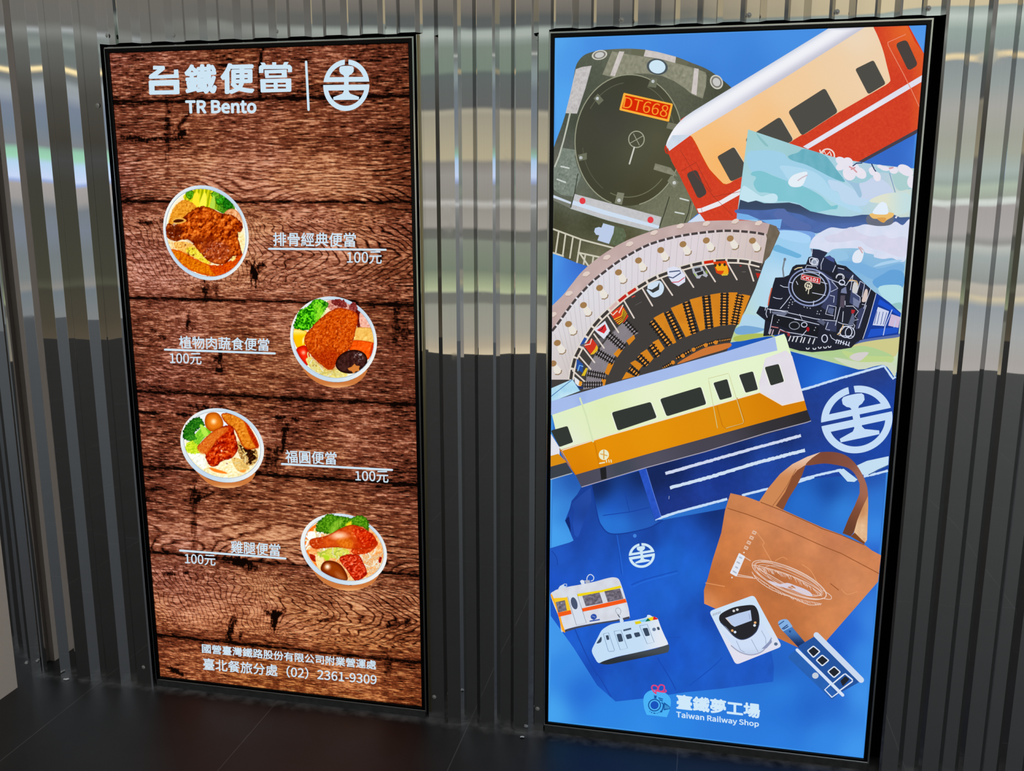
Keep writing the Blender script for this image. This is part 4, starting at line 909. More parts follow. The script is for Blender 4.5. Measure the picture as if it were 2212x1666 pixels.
def scenic_pillows():
    """two printed cloths: a blossom valley and a steam train"""
    pr = Print(SS, 'train_cloth_picture', 'picture of a cloth printed with a blue steam engine in the hills'); 
    t = T(1570,270,5.207); t2 = T(1570,500,5.207)
    edge = t(*flat('240,50 420,110 700,205 900,270 1080,325 1220,365 1400,400 1600,435 1900,470 2115,490 2150,495'))+t2(*flat('2110,0 2060,500 1990,1640 1760,1500 1480,1555 700,1345 640,1150 560,1165 -10,1260 140,900 530,0'))+t(*flat('600,1215 560,1140 490,1100 110,1060'))
    sky = idw([(1620,290,(160,206,206)),(1640,330,(164,208,214)),(1720,340,(156,200,204)),(1680,380,(160,212,228)),(1640,420,(170,214,224)),(1760,390,(166,208,230)),(1850,420,(178,214,236)),(1900,400,(176,200,226)),(1950,420,(206,222,214)),(1930,440,(222,226,200)),(1800,440,(170,216,224)),
               (1690,540,(150,204,242)),(1680,600,(190,222,244)),(1660,660,(180,216,240)),(1640,700,(190,224,236)),(1730,540,(160,206,244)),(1900,600,(130,180,226)),(1940,640,(190,226,240)),(1930,580,(126,178,222)),(1850,580,(120,176,224)),(1900,720,(200,206,140)),(1870,770,(186,206,140)),(1930,760,(206,224,196)),(1600,720,(190,206,130)),(1800,770,(180,206,150))], 2.4)
    pr.poly(edge, sky, step=8)
    P = lambda q, c, sm=4, **k: pr.poly(t(*(curve(flat(q), sm) if sm else flat(q))), c, **k)
    P2 = lambda q, c, sm=4, **k: pr.poly(t2(*(curve(flat(q), sm) if sm else flat(q))), c, **k)
    # valley cloth
    P('235,310 330,290 480,285 640,320 700,390 860,430 1060,520 1160,560 1240,610 1180,700 1000,740 700,640 420,520 290,530 230,420', (160,208,232))
    P('690,350 800,310 870,270 1080,330 1160,400 1240,510 1330,640 1200,600 1060,530 900,450 740,400', lambda X, Y: mixc((120,184,200), (96,170,188), fbm(X/6, Y/20)), step=5)
    P('330,90 420,180 470,240 430,230 360,150', (140,192,196)); P('270,560 300,525 400,520 520,570 680,630 860,690 960,740 1060,800 1140,880 1180,912 1245,900 1235,945 1170,950 1100,965 960,980 820,890 690,860 560,850 520,780 440,760 350,750 300,660 330,590', lambda X, Y: mixc((136,200,214), (122,194,206), fbm(X/30, Y/30)), step=8)
    P('600,460 760,470 960,520 1080,600 1160,700 1290,790 1350,870 1460,900 1520,980 1400,960 1160,850 1000,740 860,690 700,620 640,540', (176,216,238))
    P('180,690 260,720 380,800 440,790 520,770 570,800 560,860 480,880 340,850 240,870 150,840', (196,228,240))
    P('1140,620 1290,650 1440,740 1520,800 1640,780 1560,900 1400,900 1290,850 1260,760 1180,720', (190,216,240))
    P('1480,640 1600,600 1760,620 1880,760 1800,860 1640,840 1520,820 1510,720', (198,212,236)); P('1330,600 1440,560 1500,600 1490,680 1520,780 1490,815 1420,700', (158,194,220))
    P('1240,500 1330,520 1480,560 1600,520 1640,470 1740,500 1900,520 2060,620 2070,720 1960,700 1860,560 1700,540 1560,640 1400,640', (160,204,216))
    P('1860,560 1960,540 2060,600 2060,700 1960,740 1900,700', (170,206,206)); P('1600,860 1760,780 1960,760 2070,800 2060,960 1900,1010 1800,900', lambda X, Y: mixc((222,226,206), (196,222,224), sstep(1905, 1960, X)), step=6)
    # dark hill and blue folds
    hill = '150,840 240,870 330,850 420,880 540,880 700,872 820,900 940,970 1130,1010 1290,1030 1400,1030 1520,1010 1600,1010 1700,1020 1880,1010 1950,1040 2058,1035 2050,1100 1990,1160 1900,1120 1830,1160 1700,1160 1560,1140 1460,1170 1380,1160 1300,1190 1180,1185 1090,1200 1010,1220 800,1190 600,1180 400,1090 120,990'
    pr.poly(t(*flat(hill)), lambda X, Y: mixc((58,72,96), (76,104,164), sstep(440, 490, Y+.06*(1900-X)*0)), step=6)
    P('120,950 400,960 600,940 700,980 840,1010 1000,1080 1200,1110 1500,1100 1560,1150 1300,1195 1090,1200 800,1190 600,1180 400,1090 120,1000', lambda X, Y: mixc((74,98,158), (84,116,182), fbm(X/24, Y/10)), step=6)
    P('530,1000 580,950 650,945 700,1000 830,1080 940,1130 930,1180 780,1180 640,1100 560,1050', (88,110,170)); P('115,990 240,1010 380,1070 520,1140 600,1170 620,1060 400,1070 110,1065', (120,176,232), sm=0)
    P('560,1180 760,1185 980,1210 960,1300 820,1260 620,1240', (120,164,226)); P('600,1190 800,1200 940,1260 900,1330 700,1300 590,1260', (170,212,246))
    # blossom and lamp
    for x, y, rx, ry, r in ((1290,410,70,46,30),(1280,470,55,40,-20),(1380,540,85,75,80),(1360,420,60,55,20),(1500,540,80,55,40),(1440,480,50,40,0),(1640,520,50,40,60),(1690,580,55,42,70),(1880,510,50,40,0),(1780,490,55,26,10),(2010,510,95,55,30),(2080,640,50,70,0),(1730,470,40,20,20)):
        c = t((x,y))[0]; pr.poly(ell(c[0], c[1], rx/5.2, ry/5.2, r, 20), lambda X, Y: mixc((226,226,240), (238,230,238), fbm(X/6, Y/6)), step=5)
    for q in ('1380,470 1420,490 1460,530', '1400,500 1440,480', '1830,490 1870,480'): pr.stroke(t(*flat(q)), 3, (214,150,156))
    for q in ('1420,460 1460,430 1520,428', '1630,440 1660,500 1675,520'): pr.stroke(t(*flat(q)), 2.6, (50,66,110))
    pr.stroke(t(*flat('1830,540 1860,640 1895,760')), 2, (130,160,190))
    P('690,640 740,570 830,535 905,530 890,600 850,680 790,700 720,690', (228,238,246)); pr.stroke(t(*flat('800,625 850,590 905,565')), 2.4, (206,186,196))
    P('1570,1040 1640,1000 1840,1010 1880,1060 1830,1150 1700,1150 1590,1120', (104,110,126)); P('1610,1000 1760,985 1870,990 1870,1030 1800,1070 1760,1100 1700,1060 1640,1050', (236,190,112)); P('1690,1050 1790,1045 1760,1100', (220,160,80)); P('1640,990 1690,910 1740,868 1790,880 1812,940 1810,1000 1720,1008', (226,238,250))
    P('1890,1040 1920,1020 1910,1050', (222,220,236))
    # smoke plume
    P2('930,180 960,90 1010,40 1090,-10 1180,-45 1300,-30 1380,-40 1480,-60 1560,-80 1700,-60 1830,-70 1900,-110 1980,-70 2060,-130 2045,150 2010,320 1950,340 1860,300 1760,310 1660,290 1650,260 1560,240 1530,200 1440,190 1330,190 1200,200 1130,240 1040,200 960,190', lambda X, Y: mixc((206,218,240), (226,226,244), fbm(X/14, Y/14, 2)), step=6)
    P2('1400,-50 1500,20 1640,60 1760,40 1850,80 2000,60 2040,160 2000,280 1880,270 1760,220 1600,180 1480,100 1300,120 1150,120 1100,60 1250,20', lambda X, Y: mixc((206,210,232), (220,216,236), fbm(X/9, Y/9, 2)), step=6)
    # sky streaks, hills behind
    P2('560,150 640,180 760,230 840,270 800,300 700,270 520,210', (110,178,220)); P2('1130,260 1200,215 1280,215 1340,240 1370,300 1280,330 1180,330', (150,196,228)); P2('1250,340 1500,350 1700,420 1960,360 1980,460 1800,520 1640,540 1450,440', (122,176,222)); P2('1650,400 1740,350 1900,320 1980,330 1800,370', (170,208,238))
    P2('1640,560 1760,480 1860,430 1990,470 1970,640 1800,620 1700,640', (100,162,216)); P2('1700,640 1860,600 1980,640 1960,860 1830,820', (180,222,232)); P2('1840,830 1960,800 1955,880', (150,196,196))
    P2('1410,300 1440,230 1500,200 1540,220 1530,300 1500,350 1430,350', (224,232,244)); pr.stroke(t2(*flat('1485,180 1510,215 1525,240')), 3, (206,170,176)); pr.stroke(t2(*flat('1500,175 1535,210')), 2, (206,170,176))
    P2('200,930 420,980 400,1090 120,1130 160,1020', (176,212,234)); P2('90,1100 200,1060 400,1090 420,1110 300,1150 120,1160', (120,168,214)); P2('100,1180 420,1150 700,1250 680,1300 500,1180 130,1240', (176,190,90))
    # fields
    P2('1500,1220 1740,1190 1940,1170 1900,1400 1700,1420 1400,1300', (206,202,140)); P2('720,1310 1000,1360 1300,1320 1560,1290 1850,1390 1800,1450 1500,1440 1100,1400 740,1350', (176,206,146)); P2('1300,1340 1560,1400 1860,1410 1840,1480 1640,1480 1400,1440', (190,212,140)); P2('1380,1420 1450,1370 1590,1360 1560,1410 1480,1460', (212,206,206)); P2('1200,1420 1500,1470 1860,1480 1890,1640 1760,1500 1480,1555', (206,216,190))
    P2('1280,1330 1500,1210 1700,1190 1940,1150 1930,1190 1700,1220 1480,1260', (90,110,170))
    # the engine
    K = (34,36,48); LN = (214,220,240)
    P2('1560,1170 1640,1140 1560,1210 1480,1230 1440,1280', K, 0)
    P2('410,1180 430,1000 330,920 370,840 460,860 520,600 545,520 640,515 700,490 740,400 780,375 890,370 920,290 960,280 950,210 1130,240 1090,290 1160,270 1220,330 1240,370 1340,390 1420,460 1610,640 1720,730 1700,760 1600,1090 1530,1215 1480,1230 1400,1310 1200,1340 960,1360 820,1345 700,1310 640,1150 560,1165', K, 0)
    P2('1680,690 1830,800 1960,920 1930,1160 1780,1180 1540,1215 1600,1000', (26,60,150), 0); P2('1720,760 1830,830 1960,930 1950,960 1860,900 1700,820', (30,82,206), 0); P2('1620,1100 1930,1080 1920,1140 1580,1195', (34,84,200), 0)
    P2('1700,850 1825,900 1770,1065 1640,1055', (206,214,238), 0); P2('1850,930 1955,965 1930,1085 1815,1060', (206,186,214), 0)
    for q in ('1690,900 1660,1040', '1720,905 1690,1045', '1760,905 1730,1050', '1800,910 1760,1050'): pr.stroke(t2(*flat(q)), 1.4, (70,90,160))
    for q in ('1860,880 1780,1070 1760,1170', '1900,1000 1880,1080'): pr.stroke(t2(*flat(q)), 2, (190,204,240))
    P2('945,195 1040,205 1135,238 1095,290 1085,370 1030,420 960,370 960,250', (44,48,70), 0); P2('1090,300 1150,275 1215,310 1225,400 1190,460 1060,430', (40,44,66), 0); P2('1100,290 1150,275 1205,300 1210,350 1160,330', (70,82,140), 0)
    P2('1060,440 1180,520 1250,640 1235,830 1140,900 1060,850 1130,740 1162,620 1130,520', (58,64,98), 0); P2('1400,640 1500,740 1480,870 1380,800', (66,74,110), 0); P2('1240,400 1420,470 1600,650 1560,700 1420,560 1250,470', (44,50,74), 0)
    P2('430,1000 640,1080 1020,1200 1040,1080 560,930 460,960', (28,30,36), 0); P2('1110,1000 1240,1020 1230,1130 1120,1120', (56,62,92), 0); P2('1480,880 1570,830 1500,1090 1450,1100', (60,66,100), 0)
    pr.stroke(t2(*flat('640,510 630,420 650,320')), 3.4, (120,130,140)); c = t2((653,315))[0]; pr.poly(ell(c[0], c[1], 3, 3.4, n=12), (110,120,130))
    # smokebox door
    for cx, cy, rx, ry, w, col in ((930,630,232,206,3.4,(138,150,192)),(926,630,216,190,3,K),(925,630,190,168,2.2,(170,182,214))):
        c = t2((cx,cy))[0]; pr.ring(c[0], c[1], rx/5.2, ry/5.2, w, col, rot=10)
    c = t2((925,625))[0]; pr.poly(ell(c[0], c[1], 34, 30, 10), (38,38,38))
    pr.poly(rrect(t2((842,478),(1058,525),(1050,595),(830,540)), .1), (222,206,206)); pr.poly(rrect(t2((847,484),(1052,529),(1045,588),(836,537)), .1), (190,30,34)); pr.text('CK101', t2((852,496),(1038,535),(1032,576),(846,532)), (232,214,214), .03)
    c = t2((918,610))[0]; pr.ring(c[0], c[1], 7.5, 7, 2.4, (222,214,190)); 
    for q in ('915,590 900,640 890,670', '925,640 915,705', '940,590 920,650', '895,600 950,620'): pr.stroke(t2(*flat(q)), 2, (222,214,190))
    # head lamp
    pr.stroke(t2(*flat('930,310 950,295 1020,310 1030,330 1020,380 960,375 935,350 930,310')), 2, LN); c = t2((985,345))[0]; pr.poly(ell(c[0], c[1], 7, 7.2, n=18), (206,212,226)); pr.poly(ell(c[0], c[1], 4.4, 4.6, n=18), (150,160,180))
    lines = ['885,415 900,380 1010,395 1020,420', '1060,430 1060,370 1090,300', '1190,460 1225,380', '890,440 1060,470 1160,540', '960,190 960,240 950,270', '480,880 600,895 760,930 1000,985 1240,1010', '600,870 660,800 720,720', '520,740 560,755 610,760 625,750', '600,605 640,625 690,630',
        '450,870 520,880 690,900', '450,880 440,930 455,970', '490,870 490,920', '520,935 490,1080 470,1150', '560,940 760,980 1040,1050', '430,890 440,830', '1160,540 1240,570 1340,610', '1180,560 1250,640 1170,680', '1230,520 1250,490 1300,490 1310,560', '1340,610 1380,550 1420,490', '1420,490 1390,660', '1500,560 1460,700', '1500,560 1550,590 1520,740',
        '1370,560 1450,560 1420,610', '1430,690 1500,740 1500,800', '1340,840 1420,840 1480,900 1440,960 1480,990 1400,1010 1440,1060 1420,1110', '1150,830 1230,850 1210,990', '1140,830 1110,930 1200,950', '1280,830 1220,1060', '1290,720 1290,800', '1330,780 1330,830', '1310,900 1300,1020', '1620,640 1540,870', '1680,700 1590,1030 1530,1210', '1520,820 1570,830 1480,1090',
        '1140,1020 1110,1100 1160,1110', '1250,1020 1300,1040 1420,1060', '1250,1150 1330,1070 1420,1060', '1260,1170 1420,1180', '820,930 850,1000 760,990', '600,1100 660,1130 900,1170 1020,1195', '740,1185 840,1180 900,1110', '1160,1160 1180,1200 1230,1230', '1240,1220 1380,1290', '980,780 970,840', '780,560 800,600', '960,690 1110,720', '1060,570 1130,590', '1160,720 1210,730 1200,800', '700,570 740,580', '850,420 870,460', '1050,460 1035,490', '1250,410 1320,425']
    for q in lines: pr.stroke(t2(*flat(q)), 1.3, LN, cap=False)
    for q in ('500,1100 480,1160', '525,1105 505,1170', '600,1100 580,1160'): pr.stroke(t2(*flat(q)), 2, (206,180,190))
    for x in (720, 760, 800, 850, 880, 940, 990): pr.stroke(t2((x,1175+(x-720)*.1),(x-25,1235+(x-720)*.12)), 2.2, (220,222,228))
    for x in (1240, 1265, 1290, 1320, 1350, 1380): pr.stroke(t2((x,1215+(x-1240)*.2),(x-14,1260+(x-1240)*.2)), 2, LN)
    for x, y in ((910,1320),(985,1322),(1045,1310),(1105,1308),(1155,1300)): pr.stroke(t2((x-18,y-12),(x-10,y+4),(x+10,y+4),(x+18,y-12)), 2, (214,218,226))
    for x, y in ((585,998),(570,1022),(998,1082),(985,1112),(905,860),(938,865),(720,768),(705,800),(735,820),(698,832),(692,858),(1020,900),(1058,892),(1015,925),(1040,930),(870,850),(765,785),(740,795)):
        c = t2((x,y))[0]; pr.poly(ell(c[0], c[1], 1.2, 1.2, n=8), (190,196,206))
    c = t2((1100,1205))[0]; pr.ring(c[0], c[1], 6, 8, 2, LN); c = t2((760,1060))[0]; pr.ring(c[0], c[1], 11, 8, 1.6, (150,156,170)); c = t2((1340,1130))[0]; pr.ring(c[0], c[1], 13, 12, 2, LN); c = t2((1385,1140))[0]; pr.ring(c[0], c[1], 10, 12, 1.6, LN); c = t2((1295,575))[0]; pr.ring(c[0], c[1], 6, 5.4, 2, LN)
    c = t2((870,1050))[0]; pr.ring(c[0], c[1], 6, 5, 1.6, LN)
    for q in ('1290,650 1340,620 1350,700 1280,690', '1420,740 1500,790 1480,860 1420,830'): P2(q, (120,128,160), 0)
    P2('1280,720 1330,720 1320,860 1270,850', (84,76,90), 0); P2('1010,1010 1060,980 1110,1020 1090,1060', (90,96,120), 0); P2('500,900 690,910 650,950 520,930', (110,116,140), 0); P2('1150,860 1210,870 1190,940 1130,910', (90,98,130), 0); P2('1360,1060 1420,900 1440,1000 1410,1060', (96,104,130), 0)
    pr.stroke(t2(*flat('505,640 480,740 465,830')), 2.6, (206,96,70)); P2('1400,880 1445,885 1430,920 1400,925', (176,40,46), 0); c = t2((912,1100))[0]; pr.poly(ell(c[0], c[1], 3.4, 5, n=12), (170,30,40)); c = t2((695,1160))[0]; pr.poly(ell(c[0], c[1], 3, 4, n=12), (150,40,50))
    P2('1430,570 1475,600 1460,690 1410,680', (206,206,206), 4); P2('1560,650 1585,670 1570,780 1520,790 1530,730', (214,196,190), 4); pr.stroke(t2(*flat('1370,560 1400,545 1460,560 1475,600')), 2, (226,190,130)); pr.stroke(t2(*flat('760,430 800,410 850,405')), 2.2, (220,200,150)); pr.stroke(t2(*flat('1310,1050 1270,1150 1240,1160')), 2, (226,190,140)); pr.stroke(t2(*flat('500,1070 580,1085')), 2, (200,120,120)); pr.stroke(t2(*flat('590,1110 690,1140 690,1160')), 1.6, (170,60,70))
    c = t2((1275,520))[0]; pr.ring(c[0], c[1], 8.5, 8, 2.2, (206,206,214), a0=170, a1=380)
    pr.build()

def roundhouse_blanket():
    pr = Print(SS, 'roundhouse_blanket_picture', 'picture of a fan shaped blanket printed as an engine roundhouse')
    t = T(1180,460,4.165)
    outer = curve(flat('48,840 150,740 230,640 330,520 500,380 700,260 900,180 1100,120 1300,85 1500,70 1750,68 1920,80 2010,100'), 5, False)
    low = flat('2100,170 1980,400 1880,680 1790,880 1700,1040 1640,1210 1600,1300 1300,1400 900,1500 500,1610 300,1660 40,1700')
    pr.poly(t(*(outer+low)), (66,62,60))
    pr.poly(t(*(flat('2010,100 2070,120 2103,180 2010,390 1960,440 1930,480 1985,230 1975,190'))), lambda X, Y: mixc((96,86,72), (130,116,98), fbm(X/10, Y/10)), step=6)
    # the roof bands follow curves fitted through the picture
    band = curve(flat('40,1060 100,985 170,885 250,780 330,690 420,600 520,520 640,430 780,345 920,275 1080,225 1240,190 1420,165 1600,150 1760,155 1900,170 1975,185'), 5, False)
    pr.poly(t(*(outer[:-1]+flat('2010,100 1985,195')+band[::-1])), lambda X, Y: mixc((206,184,180), (184,158,156), fbm(X/26, Y/26)), step=7)
    inner = curve(flat('200,1500 215,1400 240,1300 300,1180 360,1080 430,980 520,890 600,815 700,730 820,650 960,570 1100,515 1250,465 1400,430 1560,410 1700,408 1820,420 1945,450'), 5, False)
    pr.poly(t(*(band+flat('1985,230 1945,450')+inner[::-1]+flat('40,1500'))), idw([(1240,620,(222,222,230)),(1300,560,(222,220,228)),(1400,520,(222,214,222)),(1500,520,(222,212,218)),(1600,520,(216,200,196)),(1640,540,(204,186,182)),(1200,780,(214,206,206)),(1200,700,(220,216,220)),(1230,800,(206,196,192))], 2), step=9)
    # helper: points along the two curves
    B_, I_ = np.array(band), np.array(inner)
    def along(P, u):
        d = np.r_[0, np.cumsum(np.hypot(*np.diff(P, axis=0).T))]; s = u*d[-1]; i = min(np.searchsorted(d, s), len(P)-1); i = max(i, 1); f = (s-d[i-1])/(d[i]-d[i-1]+1e-9); return P[i-1]*(1-f)+P[i]*f
    # skylight strip on the roof edge
    n = 30
    for k in range(n):
        a, b = along(B_, (k+.06)/n), along(B_, (k+.84)/n); dx, dy = b-a; L = math.hypot(dx, dy); nx, ny = -dy/L, dx/L
        w = 22
        pr.poly(t(tuple(a), tuple(b), (b[0]+nx*w, b[1]+ny*w), (a[0]+nx*w, a[1]+ny*w)), (74,66,66), same=k > 0)
    # roof seams
    pr.up()
    for k in range(36):
        a, b = along(B_, k/36+.012), along(I_, k/36+.01); a = a+(b-a)*.12; pr.stroke(t(tuple(a), tuple(b)), .8, (186,180,184), same=True, cap=False)
    # chimneys
    tops = [(100,1170),(200,1000),(335,830),(480,675),(650,535),(830,428),(1030,335),(1230,282),(1440,248),(1655,230),(1855,250)]
    for x, y in tops+[(62,1355)]:
        c = t((x+50,y+55))[0]; pr.poly(t(*curve([(x+20,y+5),(x+45,y+20),(x+75,y+62),(x+70,y+88),(x+42,y+98),(x+15,y+84),(x,y+40)], 3)), (232,226,216)); pr.stroke(t((x+22,y+98),(x+48,y+100),(x+72,y+84),(x+76,y+62)), 2.4, (150,124,96)); c = t((x,y))[0]; pr.poly(ell(c[0], c[1], 7.6, 6.6, -20, 20), (162,124,80))
    for x, y in ((60,915),(205,725),(360,550),(545,400),(750,280),(970,178),(1205,118),(1440,96),(1700,76),(1910,92)):
        c = t((x,y))[0]; pr.poly(ell(c[0], c[1], 8.4, 5, -25, 18), (224,206,196)); pr.stroke(t((x-28,y+22),(x+6,y+24),(x+32,y+4)), 1.6, (176,150,140))
    # window band
    far = [tuple(p+np.array([-(q[1]-p[1]), (q[0]-p[0])])/max(1e-6, math.hypot(*(q-p)))*44) for p, q in zip(I_[:-1], I_[1:])]
    pr.poly(t(*([tuple(p) for p in I_[:-1]]+far[::-1])), (222,212,202))
    m = 21
    for k in range(m):
        a, b = along(I_, (k+.05)/m), along(I_, (k+.85)/m); dx, dy = b-a; L = math.hypot(dx, dy); nx, ny = -dy/L, dx/L
        for (o0, o1) in ((7, 34),): pr.poly(t((a[0]+nx*o0, a[1]+ny*o0), (b[0]+nx*o0, b[1]+ny*o0), (b[0]+nx*o1, b[1]+ny*o1), (a[0]+nx*o1, a[1]+ny*o1)), {3:(40,80,160), 7:(214,180,176), 8:(190,40,34), 9:(196,44,30), 16:(206,40,16)}.get(k, (62,58,56)), same=k > 0)
    s2 = [tuple(p+np.array([-(q[1]-p[1]), (q[0]-p[0])])/max(1e-6, math.hypot(*(q-p)))*42) for p, q in zip(I_[:-1], I_[1:])]
    pr.stroke(t(*s2), 3, (226,214,200), cap=False); pr.stroke(t(*[tuple(p) for p in I_]), 1.8, (222,214,206), cap=False)
    # floor of the yard
    pr.poly(t(*flat('300,1190 420,1250 560,1110 700,1000 660,1010 560,1100')), (96,92,96))
    pr.poly(t(*flat('690,985 830,1080 780,1110 700,1180 620,1290 560,1360 530,1480 500,1560 330,1590 360,1500 370,1400 450,1260 560,1120')), lambda X, Y: mixc((128,122,128), (142,136,142), fbm(X/8, Y/8)), step=6)
    # dividing poles
    for q in ('700,790 790,945', '865,680 955,835', '1035,590 1135,740', '1225,510 1325,668', '1425,470 1520,618', '1630,450 1715,600', '1820,470 1865,612', '550,920 650,1075', '430,1090 520,1215', '330,1210 435,1345', '290,1280 400,1405', '240,1420 350,1520'): pr.stroke(t(*flat(q)), 3.2, (222,210,200))
    # orange sleepered sectors
    O = (222,140,30); OT = lambda X, Y: mixc((222,142,34), (206,124,30), fbm(X/16, Y/16))
    for q in ('965,945 1055,895 1170,1165 1140,1180', '1120,855 1225,812 1310,1095 1255,1118', '1290,780 1400,750 1430,1045 1380,1065', '1475,735 1570,720 1565,1015 1505,1030', '1640,715 1720,715 1690,1000 1635,1008', '1760,730 1835,745 1735,1000 1720,1005', '955,1165 1010,1135 1065,1220 1030,1255 1000,1235', '845,1265 905,1225 965,1310 930,1350', '755,1350 800,1325 870,1370 830,1420', '680,1500 720,1430 800,1470', '720,1150 790,1095 800,1130 745,1190', '605,1270 650,1220 690,1230 640,1300', '525,1440 560,1350 610,1350 560,1460', '495,1560 500,1490 540,1500 525,1560'):
        pr.poly(t(*flat(q)), OT, step=6)
    def track(p0, p1, w, n, rail=(34,30,28), ground=None):
        p0, p1 = np.array(p0, float), np.array(p1, float); d = (p1-p0); L = np.hypot(*d); d /= L; nn = np.array([-d[1], d[0]])
        if ground: pr.poly(t(*[tuple(p) for p in (p0+nn*w*.36, p1+nn*w*.36, p1-nn*w*.36, p0-nn*w*.36)]), ground)
        pr.up()
        for s in (-1, 1): pr.stroke(t(tuple(p0+nn*w*.30*s), tuple(p1+nn*w*.30*s)), w*.12/4.165*1.4, rail, same=True, cap=False)
        for k in range(n):
            c = p0+d*L*(k+.5)/n; pr.stroke(t(tuple(c-nn*w*.5), tuple(c+nn*w*.5)), L/n*.5/4.165, rail, same=True)
    OG = (226,150,60)
    for a, b, w, n in (((945,975),(1110,1190),58,9),((1090,890),(1210,1130),60,9),((1258,800),(1335,1085),62,10),((1438,745),(1468,1040),66,11),((1605,720),(1598,1010),66,11),((1745,735),(1690,1005),62,11),((940,1190),(1010,1290),62,4),((830,1290),(910,1370),60,4),((750,1395),(830,1460),60,4)): track(a, b, w, n, ground=OG)
    GG = (150,144,150)
    for a, b, w, n in (((705,970),(810,1085),46,6),((555,1090),(700,1215),62,8),((455,1250),(610,1340),62,8),((370,1440),(530,1470),58,8),((340,1545),(510,1545),50,8)): track(a, b, w, n, ground=GG)
    # turntable ring
    for a, b in (((1050,1395),(1150,1340)),((1170,1310),(1300,1240)),((1340,1220),(1430,1180)),((1450,1180),(1560,1150)),((1570,1150),(1660,1135))): track(a, b, 30, 6, ground=OG)
    pr.poly(t(*curve(flat('1180,1360 1260,1300 1400,1225 1500,1195 1650,1170 1640,1215 1400,1290'), 3)), (204,118,54))
    for x, y in ((1140,1345),(1230,1285),(1325,1230),(1435,1190),(1525,1165)): c = t((x,y))[0]; pr.poly(ell(c[0], c[1], 4.4, 4.4, n=12), (214,132,40), same=False)
    pr.poly(t(*curve(flat('430,1330 640,1130 760,1090 700,1300 560,1480 600,1380'), 3))[:0] or t((0,0),(1,0),(0,1)), (66,62,60))
    # engines peeping out of the sheds
    pr.poly(t(*curve(flat('910,690 920,640 1000,610 1035,620 1060,670 1040,730 980,760 940,745 900,690'), 3)), (206,224,240)); pr.poly(t(*flat('905,680 950,690 1000,660 1020,620 1015,690 960,720')), (60,60,58))
    pr.poly(t(*flat('1085,500 1150,480 1205,500 1250,560 1250,620 1190,660 1130,625 1095,570')), (220,224,240)); pr.stroke(t(*flat('1100,575 1140,585 1210,540 1200,520 1110,530')), 2.6, (70,84,120)); pr.stroke(t(*flat('1130,625 1190,620 1245,580')), 1.8, (206,60,80))
    pr.poly(t(*flat('1310,500 1340,480 1400,480 1420,520 1455,560 1440,580 1400,560 1380,590 1355,590 1320,540')), (178,182,190)); pr.poly(t(*flat('1330,500 1385,490 1395,520 1340,530')), (60,60,64)); pr.poly(t(*flat('1350,540 1410,520 1415,550 1365,565')), (40,38,38)); pr.stroke(t(*flat('1330,545 1350,570')), 2, (150,190,60)); pr.stroke(t(*flat('1435,520 1450,545')), 2, (150,190,60))
    pr.poly(t(*flat('1500,440 1620,430 1645,520 1630,555 1580,560 1530,540')), (218,70,20)); pr.poly(t(*flat('1510,470 1600,455 1630,480 1640,550 1580,558 1600,520 1540,520')), (240,170,30))
    for x, y in ((1520,472),(1560,465),(1605,465)): c = t((x,y))[0]; pr.poly(ell(c[0], c[1], 3, 3.6, n=10), (60,50,30))
    pr.poly(t(*flat('1575,550 1635,548 1630,562 1580,565')), (214,190,60))
    pr.poly(t(*flat('575,905 680,830 705,860 740,930 700,985 640,1000')), (214,62,34))
    for k in range(4): pr.stroke(t((610+k*14,960+k*14),(680+k*4,925+k*14),(695+k*10,860+k*14)), 2, (236,190,40))
    for k in range(4): pr.stroke(t((615+k*14,972+k*12),(684+k*4,937+k*12),(700+k*9,872+k*12)), 1.4, (40,34,28))
    pr.stroke(t(*flat('580,900 600,920 640,880 655,900 690,830')), 2.4, (236,220,200))
    pr.poly(t(*flat('430,1050 530,970 575,1060 520,1135 470,1090')), (222,226,238)); pr.poly(t(*flat('455,1055 530,1000 545,1050 520,1085')), (214,44,50)); pr.stroke(t(*flat('470,1060 500,1050 520,1010')), 2, (90,30,40))
    pr.poly(t(*flat('340,1195 410,1125 460,1190 430,1270 395,1265')), (206,54,36)); pr.stroke(t(*flat('345,1190 395,1180 410,1130')), 2, (236,214,200))
    for k in range(4): pr.stroke(t((400+k*8,1275-k*2),(440+k*6,1225+k*4),(455+k*3,1190+k*6)), 1.6, (230,180,40))
    pr.poly(t(*flat('275,1310 330,1360 330,1440 270,1400')), (40,80,160)); pr.stroke(t(*flat('285,1420 300,1370 330,1380')), 2.4, (120,180,230))
    for k in range(4): pr.stroke(t((320+k*8,1465),(345+k*6,1420),(360+k*3,1395)), 1.6, (222,190,40))
    pr.poly(t(*flat('250,1470 290,1500 325,1540 300,1570 260,1530')), (226,226,230)); pr.poly(t(*flat('300,1510 325,1520 315,1560 290,1550')), (226,150,40)); pr.poly(t(*flat('280,1555 330,1560 330,1580 290,1580')), (34,50,100))
    pr.stroke(t(*flat('770,760 800,745')), 2.2, (206,60,50)); pr.poly(t(*flat('1885,540 1930,545 1900,590')), (190,40,30)); pr.stroke(t(*flat('1880,510 1930,520')), 1.6, (190,186,184)); pr.stroke(t(*flat('1740,475 1755,477')), 2, (200,40,36)); pr.stroke(t(*flat('1760,530 1795,530')), 1, (120,116,112)); pr.stroke(t(*flat('800,830 860,800')), 1, (100,96,92))
    pr.build()

